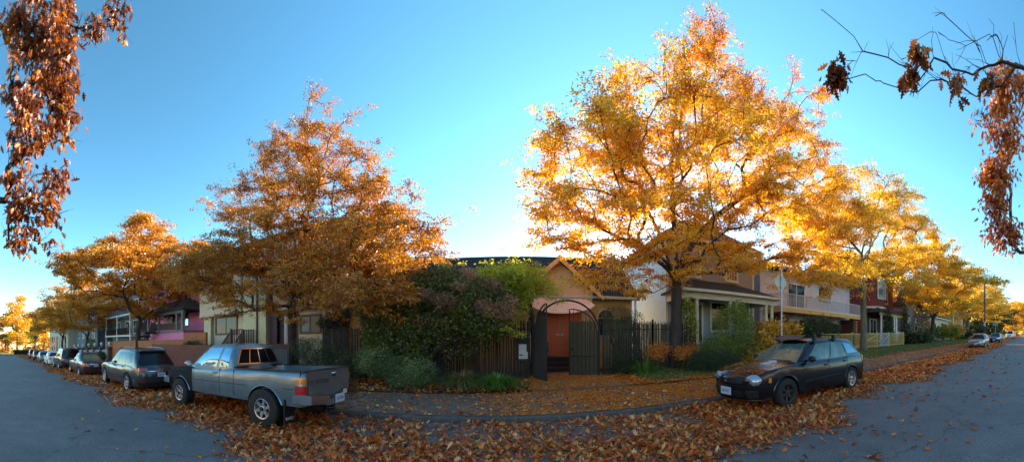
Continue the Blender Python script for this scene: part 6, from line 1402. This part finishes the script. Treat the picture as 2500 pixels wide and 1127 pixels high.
# ------------------------------------------------------------------ shrubs and plants
def shrub(name, label, base, lumps, n, size, mat, group=None, shell=.7, stems=10, asp=.5, colf=None, cat='shrub', sharp=False, bark=None):
    r = empty(name, base, 0, label, cat, group)
    c, idx = sample_lumps(lumps, n, shell); LC = np.array([l[:3] for l in lumps])[idx]; k_ = np.sin(c[:,0]*9+c[:,2]*7)*np.sin(c[:,2]*11-c[:,1]*8)*.5+.5; c = LC+(c-LC)*(1+.22*k_*(rng.uniform(size=n) < .5))[:,None]; c += rng.normal(0, size*.8, c.shape); c = c[c[:,2] > base[2]+.02]; n = len(c)
    u = rng.normal(0, 1, (n,3)); u[:,2] = np.abs(u[:,2])*.5+.1; u /= np.linalg.norm(u, axis=1)[:,None]
    t = rng.normal(size=(n,3)); v = np.cross(u, t); v /= np.linalg.norm(v, axis=1)[:,None]; w_ = np.cross(u, v)
    l = size*rng.uniform(.6, 1.3, n)[:,None]; b = l*asp
    V = np.stack([c, c+u*l*.5+v*b/2, c+u*l+w_*l*.15, c+u*l*.5-v*b/2], 1).reshape(-1, 3)
    # clumps of lighter and darker growth
    K = rng.uniform(-1, 1, (6,3))*np.array([5,5,5]); ph = rng.uniform(0, 6, 6)
    cl = sum(np.sin(c@K[i]+ph[i]) for i in range(6))/6
    rr = np.clip(.45+.30*cl+rng.normal(0, .16, n)+(colf(c) if colf is not None else 0), 0, 1)
    if stems:
        q = MB(); T, _ = sample_lumps(lumps, stems*3, .3)
        for k in range(stems*3):
            p0 = Vector((base[0]+random.uniform(-.12, .12), base[1]+random.uniform(-.12, .12), base[2])); p1 = Vector(T[k]); m_ = p0.lerp(p1, .5)+Vector((0,0,.12*(p1-p0).length)); q.tube([p0, p0.lerp(m_, .5)+Vector((random.uniform(-.04, .04),0,.02)), m_, p1], [.022,.018,.013,.005], 5, cap=False)
        q.build('stems', bark or BARK, r, smooth=True)
    npmesh('foliage', V, np.arange(4*n).reshape(-1, 4), mat, r, rr)
    return r
def gl(name, a, b, c, d=None, tr=.3): return leafmat(name, [(0,a),(.45,b),(.85,c)]+([(1,d)] if d else []), trans=tr)
SMK = gl('smoke bush leaves', (0.053,0.056,0.017), (0.105,0.120,0.025), (0.197,0.206,0.031), (0.722,0.302,0.042))
PUF = gl('smoke bush plumes', (0.209,0.088,0.055), (0.417,0.189,0.119), (0.662,0.357,0.237), tr=.5)
LIM = gl('lime locust leaves', (.20,.22,.015), (.40,.42,.03), (.58,.54,.05), (.72,.42,.05), tr=.5)
VAR_ = gl('variegated leaves', (.05,.075,.02), (.13,.18,.05), (.40,.45,.18), (.62,.62,.34))
DRK = gl('dark evergreen leaves', (0.018,0.030,0.013), (0.038,0.063,0.021), (0.079,0.105,0.029), (0.175,0.165,0.039))
ROS = gl('rosemary leaves', (0.035,0.048,0.023), (0.070,0.090,0.039), (0.131,0.150,0.058))
GRN = gl('fresh green leaves', (0.070,0.105,0.016), (0.149,0.210,0.026), (0.280,0.315,0.039), (0.595,0.420,0.052))
HYD = gl('hydrangea autumn leaves', (0.228,0.083,0.016), (0.525,0.300,0.039), (0.805,0.540,0.065), (0.850,0.630,0.156), tr=.4)
FRN = gl('orange fern leaves', (0.280,0.075,0.016), (0.630,0.210,0.026), (0.850,0.375,0.052))
PRV = gl('privet leaves', (0.028,0.039,0.016), (0.063,0.078,0.029), (0.114,0.128,0.046), (0.298,0.135,0.039))
MAPG = gl('yellow green vine maple leaves', (0.044,0.068,0.010), (0.105,0.128,0.016), (0.263,0.240,0.026), (0.630,0.360,0.039), tr=.4)
b_ = lambda px, Y, dz=.17: (PX(px, Y), Y, gz(PX(px, Y))+dz)
Ys = 11.4
smk = [plump(985,690,Ys+.3,55,36,.8), plump(1080,690,Ys+.3,70,34,1), plump(1010,720,Ys,85,50,1.2), plump(1110,730,Ys,95,55,1.2), plump(940,760,Ys,75,50,1), plump(1190,735,Ys,60,50,1), plump(1050,790,Ys-.2,120,50,1.1), plump(1180,790,Ys-.1,70,40,.9), plump(950,820,Ys-.1,65,38,.9), plump(1100,840,Ys,90,35,.7,.5)]
sb = shrub('smoke_bush', 'big dark smoke bush with pinkish plumes in front of the brushwood fence', b_(1070, Ys), smk, 46000, .085, SMK, stems=16, asp=.7)
pl_, _ = sample_lumps([plump(1150,680,Ys-.3,26,16,.4), plump(1195,700,Ys-.5,28,22,.4), plump(1085,735,Ys-1.0,32,20,.4), plump(1215,760,Ys-.8,48,20,.4), plump(1040,720,Ys-1.0,24,16,.4), plump(1140,664,Ys-.2,22,10,.3), plump(1240,735,Ys-.6,26,16,.3), plump(1010,660,Ys-.3,20,12,.3), plump(1120,700,Ys-.9,20,12,.3), plump(1180,745,Ys-.9,22,16,.3)], 9000, .5)
V, Fq, i_, c_ = sprays(pl_, rng.normal(size=pl_.shape), 12000, .07, .018, .2, .05); npmesh('plumes', V, Fq, PUF, sb, rng.uniform(0, 1, 12000))
shrub('vine_maple', 'yellow green vine maple low in front of the smoke bush', b_(985, 10.9), [plump(985,835,10.9,60,35,.5), plump(1010,875,10.6,40,28,.4), plump(930,830,10.9,40,30,.5), plump(1150,790,10.9,60,28,.4), plump(1200,800,11,34,24,.4)], 5200, .10, MAPG, asp=.9)
street_tree('lime_tree', (PX(1300,13.2), 13.2, .2), 2.6, [plump(1245,690,12.6,62,34,1), plump(1280,705,12.6,44,30,1), plump(1225,745,12.0,46,34,.7), plump(1262,668,12.8,40,16,.7), plump(1200,690,12.8,34,30,.6), plump(1215,790,11.6,28,22,.4,.6)], .09, 190, 34000, None, LIM, BARK, spread=.13, ln=.13, wd=.035, droop=.7, twigs=2, label='small lime green locust tree leaning over the fence left of the gate')
shrub('variegated_shrub', 'pale variegated shrub at the pavement edge, below the smoke bush', b_(960, 10.3), [plump(925,885,10.4,46,36,.6), plump(975,905,10.1,46,34,.6), plump(1025,910,10.1,42,34,.6), plump(890,880,10.7,28,30,.5), plump(990,930,9.9,44,18,.4)], 15000, .05, VAR_, asp=.6)
shrub('privet_shrub', 'dark privet shrub between the pickup bed and the brushwood fence', b_(790, 11.0), [plump(765,855,11.2,44,30,.6), plump(815,875,11,52,34,.7), plump(735,850,11.3,24,26,.5), plump(850,900,10.6,36,34,.6), plump(780,905,10.8,70,26,.7)], 15000, .06, PRV)
shrub('evergreen_shrub', 'dark evergreen shrub showing above the brushwood fence under the rust tree', b_(815, 13.0), [plump(812,790,13,34,16,.7), plump(835,775,13,18,14,.5)], 3500, .08, DRK)
def blades(name, label, px, py, Y, n, ln, mat, spread, up=.8, cat='ornamental grass', group=None):
    x, y, _ = P(px, py, Y); z = gz(x)+.17; r = empty(name, (x, y, z), 0, label, cat, group); V = []; k = 5
    a = rng.uniform(0, 2*pi, n); r0 = rng.uniform(0, spread*.35, n); L_ = ln*rng.uniform(.6, 1.15, n); lean = rng.uniform(.2, 1.0, n)*spread
    b0 = np.stack([x+np.cos(a)*r0, y+np.sin(a)*r0, np.full(n, z)], 1); d = np.stack([np.cos(a), np.sin(a), np.zeros(n)], 1); sd_ = np.stack([-np.sin(a), np.cos(a), np.zeros(n)], 1)
    P_s = []
    for j in range(k):
        t = j/(k-1); c = b0+d*(lean*t**1.6)[:,None]+np.array([0,0,1.])*(L_*up*(t-.55*t*t*(.6+lean/spread)))[:,None]; wv = .013*(1-t*.85)+.0015
        P_s += [c+sd_*wv, c-sd_*wv]
    V = np.stack(P_s, 1).reshape(-1, 3); fs = np.array([(2*j, 2*j+1, 2*j+3, 2*j+2) for j in range(k-1)]); Fa = (np.arange(n)[:,None,None]*2*k+fs[None]).reshape(-1, 4)
    npmesh('blades', V, Fa, mat, r, np.repeat(rng.uniform(0, 1, n), k-1)); return r
GB = gl('green blades', (0.053,0.120,0.018), (0.105,0.225,0.030), (0.210,0.360,0.060)); TB = gl('tan blades', (0.135,0.090,0.030), (0.255,0.195,0.060), (0.195,0.255,0.060), (0.480,0.360,0.150))
blades('ornamental_grass', 'tan tinged grass clump on the pavement edge, right of the variegated shrub', 1128, 952, 10.0, 900, 1.25, TB, 1.0)
blades('ornamental_grass', 'bright green grass clump nearest the gate', 1215, 952, 9.9, 900, 1.05, GB, .95)
blades('strap_leaf_plant', 'clump of long arching strap leaves left of the tallest tree trunk', 1575, 915, 11.6, 320, 1.5, GB, 1.0, cat='plant')
blades('strap_leaf_plant', 'strap leaved clump at the foot of the tallest tree, right side', 1672, 905, 11.9, 220, 1.1, gl('olive blades', (.04,.06,.012), (.09,.11,.02), (.24,.18,.04)), .8, cat='plant')
shrub('rosemary_shrub', 'grey green rosemary bush above the fence by the arched window', b_(1505, 13.6), [plump(1505,775,13.6,36,26,.8), plump(1495,800,13.5,34,20,.7), plump(1530,795,13.6,20,22,.6)], 9000, .075, ROS, asp=.22)
shrub('dark_shrub', 'loose dark shrub against the fence right of the gate', b_(1535, 12.1), [plump(1535,865,12.1,36,50,.5,.8), plump(1500,890,12.0,26,28,.4,.6), plump(1570,895,11.9,34,26,.5), plump(1555,800,12.2,22,40,.4,.5)], 9000, .07, gl('dull olive leaves', (.016,.022,.010), (.035,.045,.018), (.075,.08,.025), (.22,.13,.03)), asp=.25)
shrub('orange_fern', 'orange fern left of the tallest tree trunk', b_(1610, 12.1), [plump(1610,855,12.1,26,14,.4), plump(1595,872,12,20,12,.3)], 1500, .10, FRN, asp=.3, stems=4, cat='fern')
shrub('orange_fern', 'orange fern right of the tallest tree trunk', b_(1672, 12.0), [plump(1668,862,12.0,22,14,.4), plump(1690,852,12.2,12,8,.3)], 1100, .10, FRN, asp=.3, stems=4, cat='fern')
shrub('climbing_vine', 'yellow green vine climbing the fence right of the tallest trunk', b_(1682, 12.85), [plump(1682,765,12.85,12,26,.2), plump(1690,800,12.85,9,26,.2), plump(1676,745,12.9,10,12,.2)], 900, .12, gl('vine leaves', (.09,.12,.015), (.24,.26,.03), (.42,.38,.05)), stems=4, asp=.8, cat='vine')
shrub('round_bush', 'dense dark clipped round bush left of the station wagon', b_(1745, 10.9), [plump(1745,885,10.9,64,32,.8), plump(1710,888,10.9,34,26,.6), plump(1785,890,11,32,26,.6)], 26000, .045, DRK, shell=.9, stems=4)
shrub('leafy_shrub', 'tall fresh green shrub in front of the taupe porch', b_(1785, 12.3), [plump(1785,800,12.3,42,56,.9), plump(1760,850,12.1,50,26,.8), plump(1800,760,12.4,22,24,.5), plump(1830,850,12.2,34,34,.7), plump(1820,790,12.4,24,26,.5)], 13000, .095, GRN, asp=.4)
shrub('hydrangea_bush', 'yellowing hydrangea bush behind the station wagon bonnet', b_(1885, 12.2), [plump(1885,812,12.4,44,24,.7), plump(1870,855,12.0,38,34,.7), plump(1930,806,12.6,30,14,.5), plump(1845,880,11.8,30,22,.5)], 7000, .14, HYD, asp=.8)
shrub('laurel_bush', 'large dark laurel bush under the yellow balcony beam', b_(1990, 14.6), [plump(1990,798,14.6,42,24,1.2), plump(1960,806,14.5,26,20,1), plump(2022,806,14.6,20,18,1)], 9000, .13, DRK)
shrub('low_shrub', 'small dark shrub above the red brown picket fence', b_(472, 12.0), [plump(472,843,12,22,10,.6)], 1500, .10, DRK, stems=3)
def conifer(px, py_top, Y, rad, label, mat=DRK, n=5200, g=None):
    x = PX(px, Y); z0 = gz(x)+.2; z1 = PZ(px, py_top, Y); lumps = []
    for k in range(9): t = k/8; lumps.append((x, Y, lerp(z0+.3, z1-.1, t), rad*(1-.82*t)+.05, rad*(1-.82*t)+.05, (z1-z0)/12, 1))
    return shrub('conifer', label, (x, Y, z0), lumps, n, .16, mat, asp=.35, stems=3, cat='conifer')
conifer(2168, 752, 14.9, .75, 'narrow dark conifer beside the white porch column'); conifer(2208, 748, 15.2, .7, 'slim dark conifer at the right corner of the burgundy house'); conifer(2246, 742, 14.9, 2.4, 'broad dark conifer in front of the blue grey house', n=9000)
for (px, py, Y, rpx, rpy, mat, n, lab) in ((2222,826,14.4,20,10,DRK,2600,'dark low hedge at the end of the ochre fence'), (2300,812,14.2,16,12,GRN,2600,'green shrub beside the cream house'), (2322,808,14.6,14,14,HYD,2600,'yellowish shrub in front of the ochre house'), (2345,816,14.2,16,10,DRK,2600,'dark shrub below the farthest right street tree'), (2382,806,12.5,16,10,DRK,2400,'dark shrub left of the utility pole'), (2425,806,13,18,9,GRN,2400,'green shrub mass right of the utility pole')):
    x = PX(px, Y); shrub('garden_shrub', lab, (x, Y, gz(x)+.2), [plump(px,py,Y,rpx,rpy,2.5)], n, .30, mat, stems=2)
for (px, Y, hh, lab, mat) in ((243, 12.0, 1.1, 'dark shrub at the right end of the white picket panels', DRK), (222, 13.4, 3.0, 'bushy green shrub above the white picket panels', MAPG), (440, 14.0, 1.6, 'green shrub beside the pink porch', MAPG)):
    x = PX(px, Y); shrub('garden_shrub', lab, (x, Y, gz(x)+.15), [(x, Y, gz(x)+hh*.6, 1.3, .8, hh*.5)], 2400, .16, mat, stems=4)
# clipped hedges where the street ends, fallen leaves in front of them
for (x, ya, yb, lab) in ((-107, -30, -3.0, 'clipped dark hedge at the far left end, left part'), (-107, 3.5, 13, 'clipped dark hedge at the far left end, behind the parked cars')):
    r = empty('clipped_hedge', (x, (ya+yb)/2, gz(x)), 0, lab, 'hedge'); n = 9000; c = np.stack([rng.uniform(x-1, x+1, n), rng.uniform(ya, yb, n), rng.uniform(-3.0, -1.55, n)], 1)
    k_ = rng.integers(0, 3, n); c[k_ == 0, 0] = x+1; c[k_ == 1, 2] = -1.55; c += rng.normal(0, .08, c.shape)
    V, Fq, i_, c2_ = sprays(c, rng.normal(size=c.shape), n, .4, .25, .3, .05); npmesh('foliage', V, Fq, DRK, r, rng.uniform(0, 1, n))
FL = litter(9000, -104, -96, -30, 6.5, lambda x, y: .8+0*x); tag(scatter_leaves('fallen_leaves', FL, gz(FL[:,0])+.01, rng.uniform(.3, .5, len(FL)), LITTER, False, .5, .5), kind='stuff')
# verge grass and bed edge growth
n = 30000; gxs = np.concatenate([rng.uniform(4.2, 9, 5000), rng.uniform(13, 62, n-5000)]); gys = np.concatenate([rng.uniform(9.7, 12.2, 5000), rng.uniform(9.9, 13.5, n-5000)]); z = gz(gxs)+.16+.06*np.minimum(1, (gys-9.3)/2)
a = rng.uniform(0, 2*pi, n); hgt = rng.uniform(.06, .16, n); dx = np.cos(a)*.012; dy = np.sin(a)*.012; lx = rng.normal(0, .03, n); ly = rng.normal(0, .03, n)
V = np.stack([np.stack([gxs-dx, gys-dy, z], 1), np.stack([gxs+dx, gys+dy, z], 1), np.stack([gxs+lx, gys+ly, z+hgt], 1)], 1).reshape(-1, 3)
tag(npmesh('verge_grass', V, np.arange(3*n).reshape(-1, 3), leafmat('verge grass blades', [(0,(.04,.07,.01)), (.5,(.09,.15,.02)), (1,(.20,.22,.04))], trans=.3), None, rng.uniform(0, 1, n)), kind='stuff')
BL = np.concatenate([litter(5200, -8, .3, 9.35, 12.2, lambda x, y: .6+0*x), litter(5200, 3.4, 15, 9.4, 12.6, lambda x, y: .5+0*x), litter(5000, 15, 60, 9.5, 13.4, lambda x, y: .25+0*x)])
tag(scatter_leaves('bed_leaves', BL, gz(BL[:,0])+.155+.05*np.clip((BL[:,1]-9.3)/1.2, 0, 1), rng.uniform(.07, .15, len(BL)), LITTER, False, .5, .5), kind='stuff')
# ------------------------------------------------------------------ houses added on the camera's side (seen only in reflections, to send sunlight back)
for (xa, xb, h, nm, lab, col) in ((-44, -33, 8.5, 'unseen_ivory_house', 'added ivory house, unseen on the near side of the street, far left', (.7,.62,.48)), (-30, -19, 8, 'unseen_sand_house', 'added sand coloured house, unseen on the near side, behind the pickup truck', (.66,.52,.36)), (-16, -5, 9, 'unseen_white_house', 'added white house, unseen on the near side, behind the camera', (.75,.72,.66)),
                                  (-2, 9, 8, 'unseen_apricot_house', 'added apricot house, unseen on the near side, behind the camera', (.72,.50,.32)), (12, 23, 9, 'unseen_cream_house', 'added cream house, unseen on the near side, opposite the black wagon', (.72,.64,.48)), (26, 37, 8, 'unseen_buff_house', 'added buff house, unseen on the near side, far right', (.68,.55,.38))):
    r = empty(nm, ((xa+xb)/2, -15, gz(xa)), 0, lab, 'house'); q = MB(); q.box(xa, xb, -24, -15, -1.5, gz(xa)+h); q.build('wall', pm(nm+' wall', col, .8, var=.06), r)
    q = MB(); hip(q, xa-.5, xb+.5, -24.5, -14.5, gz(xa)+h, 2.5); q.build('roof', ROOFK, r)
    for k in range(3):
        for zz1 in (1.6, 5.0):
            q = MB(); x_ = xa+1.4+k*3.3; q.box(x_, x_+1.5, -15+.002, -14.96, gz(xa)+zz1, gz(xa)+zz1+1.6); q.build('window', GLASS, r)
